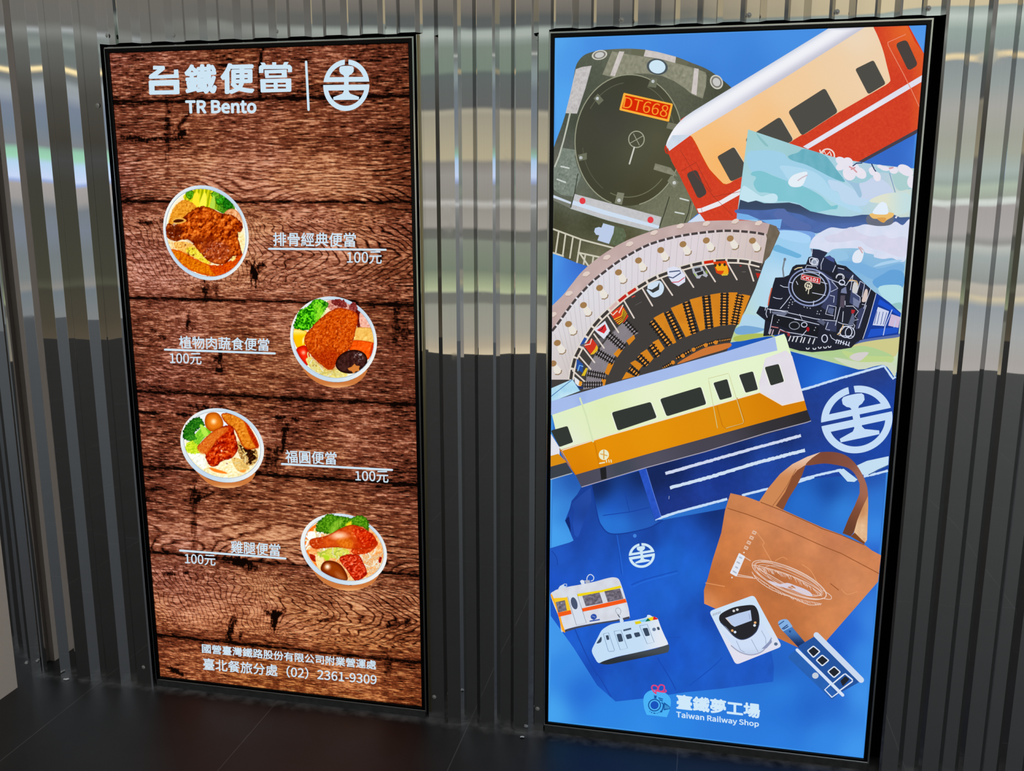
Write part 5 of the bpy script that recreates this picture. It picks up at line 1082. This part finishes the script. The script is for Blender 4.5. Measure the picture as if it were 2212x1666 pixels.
def yellow_railcar_bag():
    pr = Print(SS, 'railcar_bag_picture', 'picture of a long railcar pouch, blue roof, cream side and orange base')
    t = T(1180,700,3.786)
    # folded corner and the car behind
    pr.poly(t(*flat('30,530 215,450 280,545 30,640')), lambda X, Y: mixc((160,210,236), (200,232,246), sstep(0, 1, fbm(X/14, Y/14))), step=5); pr.stroke(t(*flat('30,600 215,452 278,545')), 1.6, (60,110,170))
    pr.poly(t(*flat('28,880 110,1010 110,1080 28,1085')), (226,226,236)); pr.poly(t(*flat('28,1080 100,1060 160,1120 165,1135 28,1170')), (218,142,20)); pr.poly(t(*flat('28,1168 165,1130 215,1215 28,1272')), (60,66,74)); pr.stroke(t(*flat('28,1272 215,1218')), 2, (170,180,190))
    cream = idw([(1200,920,(220,238,196)),(1260,880,(224,240,192)),(1300,880,(220,236,178)),(1400,850,(232,242,206)),(1500,830,(228,242,200)),(1600,790,(230,244,206)),(1690,730,(226,242,202)),(1280,930,(226,236,190)),(1230,950,(232,236,220))], 2)
    pr.poly(t(*flat('25,635 500,495 1000,355 1500,215 1945,80 1960,110 2000,240 2060,450 2110,640 2130,700 1300,930 240,1230 110,1010')), cream, step=9)
    pr.poly(t(*flat('25,635 500,495 1000,355 1500,215 1870,105 1890,215 1500,310 1000,450 500,590 25,750')), lambda X, Y: mixc((168,190,236), (150,176,228), sstep(1240, 1255, X)*sstep(1275, 1258, X)*.5+.3*fbm(X/40, Y/20)), step=8)
    pr.poly(t(*flat('1790,280 1960,215 2010,260 2110,620 1930,665 1750,565 1740,480')), lambda X, Y: mixc((230,226,234), (222,216,226), fbm(X/20, Y/20)), step=8)
    pr.poly(t(*flat('110,1030 520,905 1000,770 1400,655 1745,555 1930,662 2110,620 2132,702 1400,905 800,1070 240,1232 130,1040')), idw([(1230,1000,(222,136,8)),(1300,960,(232,146,10)),(1400,930,(230,148,12)),(1550,900,(222,142,14)),(1700,860,(212,126,8)),(1740,870,(214,128,8)),(1250,1020,(216,126,4))], 2), step=9)
    pr.stroke(t(*flat('130,1032 520,908 1000,772 1400,657 1745,558 1930,664 2110,622')), 2, (240,224,206), cap=False)
    pr.stroke(t(*flat('110,1020 160,1115 245,1235')), 2, (190,110,10))
    pr.poly(t(*flat('240,1232 800,1070 1400,905 2132,702 2165,790 2130,805 1300,1045 800,1180 290,1335')), idw([(1260,1035,(76,74,90)),(1300,1020,(80,78,94)),(1400,1000,(84,80,96)),(1550,960,(72,68,80)),(1740,895,(44,42,44)),(1690,915,(52,50,54)),(1340,1010,(64,72,84))], 2.4), step=8)
    pr.stroke(t(*flat('290,1332 800,1178 1300,1043 1800,890 2130,803 2165,790')), 1.8, (170,166,184))
    pr.poly(t(*flat('440,1180 490,1168 495,1262 450,1272')), (34,34,36))
    W = (52,56,52)
    for q in ((535,722),(855,635),(905,765),(585,872)), ((930,612),(1265,512),(1310,655),(985,755)), ((1365,480),(1480,448),(1520,595),(1420,622)), ((1575,415),(1690,385),(1732,535),(1630,562)), ((1785,352),(1900,325),(1945,470),(1835,503)): pr.poly(rrect(t(*[(x+(8 if i in (1,2) else -8), y) for i, (x, y) in enumerate(q)]), .1), (238,242,226)); pr.poly(rrect(t(*q), .12), W)
    pr.poly(rrect(t((38,870),(175,832),(222,965),(110,1005)), .1), W)
    pr.stroke(t(*flat('1400,850 1330,470 1325,445 1490,402 1500,430 1615,800 1600,815 1470,850')), 1.2, (206,206,150)); pr.stroke(t(*flat('1395,668 1440,830 1470,855 1610,815 1620,790 1560,600')), 1.4, (190,112,14))
    pr.stroke(t(*flat('275,600 330,760 385,965')), 3.5, (212,228,182), cap=False); pr.stroke(t(*flat('395,965 440,1175')), 3.5, (212,128,6), cap=False)
    e = t((472,1068))[0]; pr.poly(ell(e[0], e[1], 11, 11.4, n=24), (232,234,200)); pr.stroke(t(*flat('472,1032 472,1100')), 2.4, (222,160,60)); pr.stroke(t(*flat('442,1060 502,1076')), 2, (222,160,60)); pr.stroke(t(*flat('438,1138 478,1130')), 3, (232,222,180))
    for x in (492, 512, 530): pr.stroke(t((x,1110),(x+3,1128)), 2.4, (232,222,180))
    pr.build()

def blue_towel():
    pr = Print(SS, 'towel_picture', 'picture of a dark blue towel with white lines and a rail emblem')
    t = T(1600,760,5.95); t2 = T(1180,700,3.786)
    out = t(*flat('770,490 1290,320 1840,180 1955,350 1990,300 1995,420 1900,1520 1840,1560'))+t2(*flat('2190,1260 1810,1345 1480,1435 940,1580 890,1605 760,1190 1300,1000'))
    g = idw([(1800,830,(34,66,150)),(1880,800,(42,62,128)),(1910,880,(30,70,166)),(1770,930,(36,62,140)),(1700,950,(26,44,100)),(1600,970,(22,40,96)),(1650,1000,(36,76,170)),(1720,1000,(34,72,164)),(1450,1020,(20,36,84)),(1520,1060,(34,66,160)),(1560,1030,(26,52,134)),(1480,1100,(32,54,134)),(1660,1050,(34,72,166)),(1440,1080,(30,56,140)),(1890,980,(30,70,164)),(1420,1040,(22,36,80)),(1780,1000,(34,72,168))], 2.4)
    pr.poly(out, lambda X, Y: g(X, Y)*(.94+.12*fbm(X/6, Y/6))[:, None], step=5)
    W = (196,220,246)
    def rough(pts, w, c=W, seed=1):
        P = np.array(curve(pts, 1, False)); L = []
        for a, b in zip(P[:-1], P[1:]):
            n = max(2, int(np.hypot(*(b-a))/3)); L += [a+(b-a)*k/n for k in range(n)]
        L.append(P[-1]); L = np.array(L); d = np.gradient(L, axis=0); nn = np.column_stack([-d[:, 1], d[:, 0]]); nn /= np.linalg.norm(nn, axis=1)[:, None]
        a = L+nn*(w/2*(1+.25*(vnoise(L[:, 0]/3, L[:, 1]/3, seed)-.5)*2))[:, None]; b = L-nn*(w/2*(1+.25*(vnoise(L[:, 0]/3, L[:, 1]/3, seed+3)-.5)*2))[:, None]
        pr.poly([tuple(p) for p in a]+[tuple(p) for p in b[::-1]], c)
    rough(t(*flat('780,490 900,455 1290,335 1500,275 1840,180')), 5); rough(t(*flat('1840,180 1955,345 1990,320')), 4)
    rough(t2(*flat('975,1222 1300,1128 1700,1015 2082,912')), 6.5, (206,216,240)); rough(t2(*flat('1012,1338 1300,1262 1700,1140 2115,1030')), 7, (206,224,244))
    rough(t2(*flat('890,1597 1080,1535 1480,1430')), 5.5); rough(t2(*flat('1600,1400 1815,1345')), 5); rough(t2(*flat('2055,1292 2190,1250')), 5); rough(t(*flat('750,1645 1000,1580 1290,1515')), 5)
    pr.poly(t2(*flat('755,1190 815,1180 940,1575 890,1600')), lambda X, Y: mixc((36,74,180), (46,92,206), fbm(X/4, Y/6)), step=4); pr.stroke(t2(*flat('818,1185 880,1390 940,1575')), 1.2, (96,130,220))
    pr.stroke(t2(*flat('1006,1405 1003,1430')), 1, (180,190,220))
    # ribbon at the towel end
    pr.poly(t(*flat('1490,1460 1620,1400 1900,1340 1895,1450 1760,1510 1620,1590 1500,1560')), (196,222,242)); pr.poly(t(*flat('1240,1520 1320,1500 1500,1640 1460,1670 1370,1665')), (196,222,242)); rough(t(*flat('1580,1600 1760,1560 1890,1525')), 5); pr.stroke(t(*flat('1640,1580 1780,1510 1895,1455')), 2, (60,96,150))
    # emblem, slightly turned
    emblem(pr, t((1490,868))[0], (452/5.95, -96/5.95), (-75/5.95, -424/5.95), W)
    pr.build()

def blue_shopping_bag():
    pr = Print(SS, 'shopping_bag_picture', 'picture of a creased blue shopping bag with a small white emblem')
    t = T(1180,1000,4.9)
    ctl = [(1200,1200,(34,86,190)),(1190,1260,(30,84,200)),(1240,1150,(28,66,160)),(1270,1090,(34,76,170)),(1250,1080,(26,56,140)),(1290,1070,(24,60,140)),(1320,1150,(30,80,180)),(1400,1160,(28,68,160)),(1370,1230,(30,92,206)),(1450,1200,(32,104,214)),(1500,1240,(34,104,214)),(1500,1160,(32,88,196)),(1550,1130,(26,58,136)),(1540,1110,(20,44,110)),(1430,1290,(34,100,210)),(1460,1400,(28,86,198)),(1300,1250,(34,92,208)),
        (1250,1390,(34,100,214)),(1220,1360,(30,88,200)),(1330,1470,(32,96,206)),(1290,1440,(26,72,180)),(1450,1460,(32,100,212)),(1550,1420,(34,98,208)),(1620,1430,(32,88,196)),(1660,1460,(34,92,200)),(1500,1370,(32,98,212)),(1530,1340,(26,66,160)),(1570,1430,(34,92,200)),(1350,1400,(30,88,202)),(1440,1440,(26,74,180))]
    g = idw(ctl, 2.6)
    def col(X, Y):
        f = fbm(X/34+Y/90, Y/60-X/120, 2, 3); w = fbm(X/9, Y/12, 2, 4)
        return g(X, Y)*(.90+.14*f+.05*w)[:, None]
    out = t(*flat('372,255 330,330 270,400 250,480 200,610 235,680 265,760 290,820 250,840 30,905'))+[(1186,1230),(1190,1330),(1240,1400),(1265,1440),(1290,1480),(1330,1515),(1395,1508),(1480,1495),(1560,1487),(1670,1472),(1672,1440),(1665,1400)]+t(*flat('1800,1100 1900,480 1240,600 1150,600 1000,60 500,200'))
    pr.poly(out, col, step=4.5)
    # handle gap, lining
    pr.poly(t(*flat('480,230 620,190 1000,80 1100,470 1150,600 1190,620 1100,680 900,730 740,750 640,735 585,660 550,580')), idw([(1300,1050,(18,34,78)),(1340,1080,(32,84,184)),(1320,1100,(32,90,206)),(1390,1090,(34,78,170)),(1370,1060,(26,60,140)),(1340,1130,(44,124,222)),(1400,1130,(40,96,190)),(1310,1125,(44,128,224)),(1290,1060,(22,44,100)),(1380,1040,(20,38,86)),(1400,1020,(18,36,80)),(1380,1100,(36,80,176)),(1300,1145,(42,116,214))], 3), step=4)
    pr.stroke(t(*curve(flat('480,235 550,580 590,670 650,735 740,752 900,732 1100,680 1230,610'), 5, False)), 2.4, (24,60,150)); pr.stroke(t(*flat('600,555 900,515 1090,470')), 1.6, (24,64,160)); pr.stroke(t(*flat('830,300 880,510')), 1.4, (26,66,160))
    pr.poly(t(*flat('270,430 300,520 280,640 300,760 330,790 350,760 400,620 480,400 470,260 380,330')), idw([(1240,1100,(30,70,160)),(1250,1140,(40,86,190)),(1270,1080,(40,78,166)),(1265,1110,(26,60,140)),(1245,1080,(34,72,160))], 3), step=4)
    pr.poly(t(*flat('200,610 240,560 255,640 262,740')), (18,40,110))
    emblem(pr, t((1012,978))[0], (137/4.9, -22/4.9), (-16/4.9, -129/4.9), (206,232,246))
    c = t((938,770))[0]; pr.poly(ell(c[0], c[1], 4, 4, n=14), (66,130,220))
    for q, c_ in (('900,1290 1050,1230 1390,1140', (24,74,180)), ('920,1310 1060,1250 1390,1165', (40,108,220)), ('740,760 770,960 800,1180', (26,74,176)), ('750,760 782,960 812,1180', (40,104,214)), ('60,930 110,1000 120,1080', (24,66,160))): pr.stroke(t(*curve(flat(q), 4, False)), 1.6, c_, cap=False)
    for q, c_ in (((1280,1440),(1300,1470),(1320,1505)), (26,72,176)), (((1420,1420),(1450,1470),(1460,1490)), (26,74,178)), (((1340,1400),(1400,1380),(1470,1376)), (28,80,186)), (((1490,1480),(1540,1440),(1560,1420)), (26,80,186)), (((1230,1330),(1260,1400),(1290,1460)), (26,72,172)): pr.stroke(curve(list(q), 4, False), 2.4, c_, cap=False)
    pr.build()

def brown_tote():
    pr = Print(SS, 'tote_bag_picture', 'picture of a brown paper tote bag with a white line drawing')
    t = T(1500,960,3.786)
    paper = idw([(1590,1080,(200,122,68)),(1700,1110,(194,120,76)),(1800,1170,(190,112,68)),(1880,1220,(196,116,66)),(1560,1180,(196,112,54)),(1600,1200,(200,118,60)),(1640,1130,(206,128,74)),(1540,1250,(176,92,36)),(1560,1270,(184,98,40)),(1530,1300,(222,140,80)),(1600,1300,(190,104,48)),(1680,1250,(178,98,46)),(1750,1180,(208,130,78)),(1760,1270,(188,108,56)),(1830,1260,(206,130,80)),(1860,1230,(204,128,76)),(1700,1350,(176,98,44)),(1780,1360,(204,124,66)),(1800,1330,(206,126,70)),(1720,1390,(184,104,50)),(1660,1340,(180,98,44))], 2.4)
    def col(X, Y):
        q = fbm(X/30+Y/80, Y/26-X/80, 3, 6); w = fbm(X/5, Y/5, 2, 8)
        return paper(X, Y)*(.93+.13*q+.04*w)[:, None]+np.array((4., 8., 14.))
    # handle
    pr.poly(t(*flat('530,465 600,360 700,240 800,160 920,100 1030,62 1000,110 910,170 860,230 800,330 740,460 725,535 640,500')), lambda X, Y: mixc((206,136,86), (232,196,170), sstep(1035, 985, Y)), step=5)
    pr.poly(t(*flat('910,165 880,250 840,330 770,440 725,535 665,500 740,390 800,260 840,210')), (136,78,50))
    pr.poly(t(*curve(flat('1030,62 1130,60 1230,85 1310,150 1370,240 1410,340 1420,440'), 4, False))+t(*flat('1390,500 1350,600 1300,720 1275,750 1210,725 1260,600 1310,500 1350,400 1350,320'))+t(*curve(flat('1350,320 1310,240 1250,190 1150,165 1050,155 910,170 960,110'), 4, False)), idw([(1780,985,(120,68,52)),(1830,1000,(126,74,60)),(1860,1030,(166,110,92)),(1870,1070,(176,112,86)),(1850,1100,(122,70,46)),(1830,1140,(98,58,40)),(1750,980,(134,80,56))], 2.4), step=5)
    pr.poly(t(*flat('1418,420 1420,500 1410,780 1385,815 1300,730 1330,620 1370,520')), lambda X, Y: mixc((190,120,70), (236,200,160), fbm(X/6, Y/30)*.6+.4*sstep(1090, 1140, Y)), step=5); pr.poly(t(*flat('1275,750 1310,720 1370,780 1395,800 1385,815')), (124,70,36))
    body = t(*flat('295,397 420,425 530,465 640,500 730,535 860,595 1050,680 1200,735 1290,780 1385,815 1450,865 1525,905 1500,1120 1300,1350 1090,1590 1040,1660 850,1660 700,1590 360,1440 180,1345 80,1300 78,1190 110,1090 150,940 220,720 250,540'))
    pr.poly(body, col, step=3.5)
    for q in ('270,520 430,570 640,650 850,740 1050,830 1200,890 1350,970 1510,1055',): pr.stroke(t(*flat(q)), 1.6, (144,80,40), cap=False)
    for q in ('540,470 730,545 900,620 1050,690 1200,740 1390,822',): pr.stroke(t(*flat(q)), 1.6, (134,76,40), cap=False)
    pr.stroke(t(*flat('830,200 760,330 700,420 640,500')), 1.2, (150,90,50), cap=False)
    # creases
    for q, c in (('510,720 570,800 560,830 640,970', (222,150,100)), ('880,980 950,1030 1000,1120', (222,150,96)), ('1110,1135 1180,1190', (150,84,40)), ('90,1130 250,1160', (226,150,96)), ('1200,1180 1250,1225 1330,1200', (222,150,98)), ('660,950 720,920 760,940', (220,146,92)), ('700,1470 800,1560 850,1660', (160,90,44))): pr.stroke(t(*curve(flat(q), 3, False)), 1.8, c, cap=False)
    # white drawing and label
    wh = (232,206,192)
    import random as _r
    r = _r.Random(3)
    for k, (rx, ry, dx, dy) in enumerate(((330,95,0,0),(320,86,6,4),(300,70,0,-6),(280,55,6,0),(255,78,30,10),(315,100,10,6))):
        c = t((775+dx,1105+dy))[0]; pr.ring(c[0], c[1], rx/3.786, ry/3.786, .8 if k else 1.5, wh, rot=24, n=36, same=k > 0)
    for k in range(70):
        a = k/69; x = 510+a*520; y = 1000+a*215+math.sin(a*3.1)*(-46); pr.stroke(t((x,y),(x+r.uniform(6,26),y+r.uniform(16,44))), .7, wh, same=k > 0, cap=False)
    for k in range(60):
        a = k/59; x = 480+a*540; y = 1060+a*230+math.sin(a*3.1)*46; pr.stroke(t((x,y),(x+r.uniform(10,22),y+r.uniform(14,34))), .7, wh, same=k > 0, cap=False)
    pr.poly(t(*curve(flat('600,1110 640,1120 700,1140 760,1130 820,1150 900,1180 950,1210 960,1240 880,1220 780,1180 660,1150'), 3)), (214,206,222)); pr.poly(t(*flat('760,1165 800,1150 830,1175 790,1178')), (190,120,80))
    for q in ('410,920 460,950', '350,1075 500,1095', '355,1062 480,1085', '1050,1190 1115,1235 1110,1265 1040,1255', '470,985 560,1000 760,1060 960,1150 1040,1210', '500,1000 640,1080 800,1170 960,1230', '470,1040 520,1110 640,1190 800,1250 940,1310 1040,1300'): pr.stroke(t(*curve(flat(q), 3, False)), 1.4, wh, cap=False)
    pr.poly(rrect(t((365,885),(415,915),(345,1080),(290,1050)), .1), (226,230,240))
    for q in ('370,920 385,928', '350,960 368,970', '338,1000 352,1008', '318,1035 340,1048'): pr.stroke(t(*flat(q)), 3.2, (176,184,200))
    for x, y in ((490,718),(468,760),(446,800),(424,842)): pr.stroke(t((x-16,y-6),(x+14,y+8)), 7, (226,190,166), cap=False); pr.stroke(t((x-10,y-3),(x+8,y+5)), 2, (200,130,86), cap=False)
    for x, y in ((405,882),(307,1086)): c = t((x,y))[0]; pr.poly(ell(c[0], c[1], 1.8, 1.8, n=10), (236,214,200))
    pr.build()

def small_goods():
    # soft railcar pouch
    pr = Print(SS, 'striped_railcar_pouch_picture', 'picture of a white railcar pouch with yellow and orange stripes')
    t = T(1180,1220,7.243)
    pr.stroke(t(*curve(flat('640,250 640,200 670,155 710,152 745,190 735,235 700,250'), 4, False)), 1.9, (206,220,236)); pr.poly(t(*flat('190,370 215,330 290,290 325,295 328,330 300,350 210,378')), (206,220,236)); c = t((300,315))[0]; pr.poly(ell(c[0], c[1], 3, 2.4, n=10), (36,100,206))
    pr.poly(t(*flat('530,250 560,230 600,245 605,310 560,320')), (214,226,240)); pr.poly(t(*flat('605,240 680,235 690,270 620,290')), (170,176,190))
    pr.poly(t(*curve(flat('70,460 120,410 180,380 340,340 540,305 760,260 960,205 1060,192 1130,215 1165,280 1200,380 1240,510 1280,640 1305,780 1290,830 1100,860 800,900 480,960 300,1010 250,1050 230,1000 215,860 170,740 120,620'), 3)), lambda X, Y: mixc((206,206,216), (222,230,240), fbm(X/12, Y/12)), step=5)
    pr.poly(t(*flat('70,460 90,450 130,545 330,500 335,520 100,560')), (246,180,60)); pr.poly(t(*flat('90,520 330,505 390,720 190,760 140,640')), (246,200,40)); pr.poly(t(*curve(flat('72,470 130,600 190,790 215,880 240,1000 280,1050 300,1040 250,900 215,760 150,600 100,480'), 3)), (250,170,40))
    pr.poly(t(*flat('490,450 850,395 1160,320 1180,355 850,430 560,485 495,490')), (240,214,24))
    pr.poly(t(*flat('180,745 385,705 400,765 200,810')), (242,92,24)); pr.poly(t(*flat('550,680 900,600 1240,525 1262,582 900,665 570,730')), (244,88,24))
    for q, s_ in ((((150,580),(295,550),(325,710),(190,745)), 1), (((565,480),(835,428),(890,595),(620,645)), 2), (((910,410),(1155,365),(1210,528),(965,580)), 3)): pr.poly(t(*q), nz((110,104,118), (66,58,66), (170,166,180), 4, seed=s_), step=3)
    pr.poly(rrect(t((335,490),(485,455),(630,905),(475,942)), .08), (214,222,236)); pr.stroke(t(*flat('335,490 475,940 630,905 485,455')), .8, (100,110,130), cap=False); c = t((440,598))[0]; pr.poly(ell(c[0], c[1], 6.6, 13.4, -16), (74,86,112))
    c = t((745,808))[0]; pr.poly(ell(c[0], c[1], 6.6, 6.2, n=20), (46,80,170)); pr.stroke(t(*flat('680,878 840,852')), 2.6, (46,80,170), cap=False); pr.stroke(t(*flat('745,840 748,870')), 2, (46,80,170)); pr.stroke(t(*flat('720,795 770,815')), .8, (170,190,230))
    pr.poly(t(*flat('300,1010 480,960 800,900 1100,855 1305,800 1300,840 1100,880 800,925 480,990 290,1050')), (70,72,84)); pr.build()
    # hard white railcar pouch
    pr = Print(SS, 'white_railcar_pouch_picture', 'picture of a white railcar pouch with dark base')
    pr.stroke(t(*curve(flat('1120,770 1085,715 1100,680 1140,672 1170,720 1150,780'), 4, False)), 1.6, (170,180,196)); pr.stroke(t(*flat('1120,770 1160,830')), 2, (70,80,96)); pr.poly(t(*flat('1145,820 1190,815 1215,880 1160,915')), (206,222,240))
    pr.poly(t(*curve(flat('825,1530 900,1500 1100,1440 1400,1370 1700,1310 1900,1240 1925,1300 1910,1350 1860,1375 1500,1450 1200,1510 960,1555'), 3)), lambda X, Y: mixc((44,50,56), (70,78,84), sstep(1425, 1405, Y)), step=5)
    pr.poly(t(*curve(flat('715,1340 760,1230 820,1110 870,1020 950,960 1040,920 1200,890 1390,860 1560,820 1580,785 1620,780 1670,810 1740,830 1790,960 1850,1100 1905,1220 1880,1250 1700,1300 1400,1370 1100,1435 900,1500 820,1530 760,1450'), 3)), lambda X, Y: mixc((196,222,246), (226,232,242), sstep(1380, 1430, X)), step=6)
    pr.poly(t(*flat('1385,885 1480,870 1490,910 1400,930')), (226,206,30)); pr.poly(t(*flat('1450,865 1590,830 1560,885 1490,890')), (130,206,236)); pr.poly(t(*flat('1550,885 1590,830 1640,870')), (14,110,70)); pr.poly(t(*flat('1590,828 1680,805 1680,860 1635,870')), (240,214,30)); pr.poly(t(*flat('1680,800 1750,835 1735,850 1670,860')), (220,40,40))
    D = (58,74,96)
    pr.poly(t(*curve(flat('790,1225 830,1160 862,1120 870,1170 850,1210'), 3)), D)
    for q in ((930,1100),(975,1095),(990,1165),(950,1172)), ((1100,1080),(1175,1070),(1208,1190),(1135,1205)), ((1240,1090),(1325,1072),(1348,1140),(1265,1162)), ((1368,1062),(1455,1045),(1478,1110),(1398,1132)), ((1505,990),(1585,978),(1625,1100),(1555,1115)), ((1728,970),(1765,965),(1782,1010),(1745,1018)): pr.poly(rrect(t(*q), .25), D)
    pr.stroke(t(*flat('1208,1022 1330,992')), 4, (76,94,120), cap=False); c = t((1688,1005))[0]; pr.poly(ell(c[0], c[1], 4, 3.8, n=14), (100,120,150))
    for q in ('895,1075 975,1055 1070,1330 1060,1345 985,1352 970,1335 895,1075', '1060,1035 1170,1018 1275,1300 1160,1325 1060,1035', '1460,950 1580,925 1690,1205 1580,1232 1460,950'): pr.stroke(t(*flat(q)), 1, (110,140,176), cap=False)
    pr.build()
    # square coaster with a train face
    t = T(1500,1260,5.53)
    pr = Print(SS, 'coaster_picture', 'picture of a white square coaster with a train face')
    pr.poly(rrect(t((175,330),(710,135),(1045,750),(495,970)), .08), lambda X, Y: mixc((206,226,246), (226,224,238), sstep(1330, 1420, Y)), step=6)
    pr.poly(t(*curve(flat('330,560 450,640 600,680 740,600 800,470 890,600 930,640 900,730 820,800 680,850 540,820 440,720'), 4)), lambda X, Y: mixc((206,222,246), (186,198,226), sstep(1395, 1415, Y)*.6), step=5); pr.stroke(t(*curve(flat('440,740 540,815 680,850 820,800 920,650'), 4, False)), 2.4, (160,164,190))
    pr.poly(t(*curve(flat('295,400 330,350 450,290 560,265 690,255 740,290 770,370 775,480 740,570 660,640 560,670 470,620 380,520 310,460'), 4)), (40,40,44)); pr.stroke(t(*curve(flat('310,460 380,530 470,625 560,668 660,640 740,570 774,480'), 4, False)), 1.6, (60,76,120))
    pr.poly(t(*flat('368,410 520,355 670,315 685,440 480,515 440,490')), (186,204,236)); pr.poly(t(*flat('368,410 395,412 450,495 480,515 440,490')), (214,206,206)); pr.stroke(t(*flat('650,360 665,425')), 1, (140,150,180))
    for x, y, c_ in ((452,560,(226,170,110)),(725,465,(226,170,110)),(485,578,(220,232,250)),(718,498,(220,232,250)),(470,325,(214,214,214)),(512,310,(214,214,214))): c = t((x,y))[0]; pr.poly(ell(c[0], c[1], 2.9, 2.7, n=12), c_)
    for q in ('500,680 550,790 600,820', '680,665 720,740 760,815', '800,560 850,650 855,720'): pr.stroke(t(*flat(q)), .8, (120,130,160), cap=False)
    for x in (225, 245, 265, 285, 305): pr.stroke(t((x,385-(x-225)*.35),(x+4,355-(x-225)*.35)), 1.6, (150,160,176))
    c = t((972,720))[0]; pr.poly(ell(c[0], c[1], 4, 3.6, n=14), (90,110,140)); pr.poly(t(*flat('800,780 900,680 915,640 925,700 860,770')), (140,150,186)); pr.build()
    # luggage tag
    pr = Print(SS, 'luggage_tag_picture', 'picture of a blue luggage tag shaped like a railcar')
    pr.poly(t(*curve(flat('1000,480 1010,445 1060,425 1110,430 1150,480 1165,520 1080,570 1040,550'), 4)), (132,176,226)); pr.poly(t(*flat('1060,570 1165,515 1380,770 1330,800 1260,780')), lambda X, Y: mixc((70,120,186), (24,44,90), sstep(1362, 1395, Y)), step=5)
    pr.stroke(t(*flat('1045,540 1110,490 1120,510 1060,545')), 2, (30,60,120)); pr.stroke(t(*flat('1005,490 1070,445')), 1.8, (36,70,130)); c = t((1140,570))[0]; pr.poly(ell(c[0], c[1], 2.6, 2.6, n=12), (36,76,140))
    pr.poly(rrect(t((1240,745),(1480,600),(1990,1160),(1640,1360)), .04), (38,84,158)); pr.poly(t(*flat('1205,790 1125,860 1125,890 1480,1230 1640,1390 1700,1340 1640,1230')), lambda X, Y: mixc((44,104,190), (40,92,170), fbm(X/10, Y/10)), step=6)
    pr.stroke(t(*flat('1455,612 1990,1150')), 12.4, (204,218,240)); pr.stroke(t(*flat('1225,790 1500,1060 1770,1330')), 6.6, (212,226,246))
    for q in ((1420,735),(1508,808),(1420,890),(1338,800)), ((1525,842),(1614,915),(1525,990),(1443,912)), ((1668,978),(1752,1055),(1665,1130),(1580,1048)): pr.poly(rrect(t(*q), .18), (222,232,246)); m = np.mean(q, 0); pr.poly(rrect(t(*[tuple(m+(np.array(p)-m)*.76) for p in q]), .14), (34,38,46))
    pr.stroke(t(*flat('1660,1185 1780,1085 1800,1075 1885,1145 1885,1165 1740,1270')), 2.8, (222,232,246)); pr.poly(rrect(t((1740,1160),(1800,1100),(1850,1140),(1770,1225)), .2), (34,38,46)); pr.stroke(t(*flat('1620,1205 1555,1265 1640,1355 1710,1305')), 2.6, (222,232,246))
    c = t((1443,1097))[0]; pr.poly(ell(c[0], c[1], 7, 6.6, n=20), (196,206,220)); pr.build()
    # shop name
    t = T(1370,1460,7.373)
    pr = Print(SS, 'shop_badge', 'pale blue round badge of a small train under a pink ribbon')
    pr.poly(t(*curve(flat('145,400 160,310 210,250 270,222 340,212 430,235 520,280 570,340 585,410 580,470'), 4, False))+t(*flat('560,550 520,650 380,632 200,612 160,510')), (74,178,246))
    N_ = (20,84,160)
    c = t((325,458))[0]; pr.poly(ell(c[0], c[1], 14, 13.6), N_); pr.poly(ell(c[0], c[1], 11.6, 11.2), (84,184,246)); pr.poly(ell(c[0], c[1], 8.8, 8.8), (26,84,190))
    pr.poly(t(*flat('312,300 366,312 352,330 358,356 315,350 322,325')), N_)
    for q in ('385,340 460,365', '400,370 450,390', '415,375 455,395'): pr.stroke(t(*flat(q)), 2.2, N_)
    pr.stroke(t(*curve(flat('440,420 465,450 450,530 420,560'), 4, False)), 2.6, N_); pr.poly(t(*flat('475,410 570,480 570,520 470,540')), N_)
    for x in (495, 515, 535, 555): pr.stroke(t((x,450+(x-495)*.5),(x-4,515)), 1.4, (84,184,246), cap=False)
    for q in ('245,555 255,560', '270,570 288,578', '305,582 340,590', '360,588 372,586', '390,578 400,572', '415,570 450,560'): pr.stroke(t(*flat(q)), 2, N_)
    for q in ('350,275 310,240 280,180 300,145 350,150 380,190 350,240 345,270', '380,215 400,150 440,135 480,160 470,220 420,240 370,210', '330,220 400,240 470,250 510,240 500,215'): pr.stroke(t(*curve(flat(q), 4, False)), 2.8, (226,66,120))
    pr.build()
    pr = Print(SS, 'shop_lettering', 'pale shop name in characters over small Latin letters')
    pr.text('臺鐵夢工場', t((672,280),(2005,436),(2003,672),(672,520)), (206,232,250), .030); pr.text('Taiwan Railway Shop', t((668,550),(1985,712),(1985,825),(672,676)), (206,230,250), .022); pr.build()
for fn in (locomotive_cushion, red_railcar_cushion, scenic_pillows, roundhouse_blanket, blue_shopping_bag, blue_towel, yellow_railcar_bag, brown_tote, small_goods): fn()
print('print layers', MS.n, SS.n)
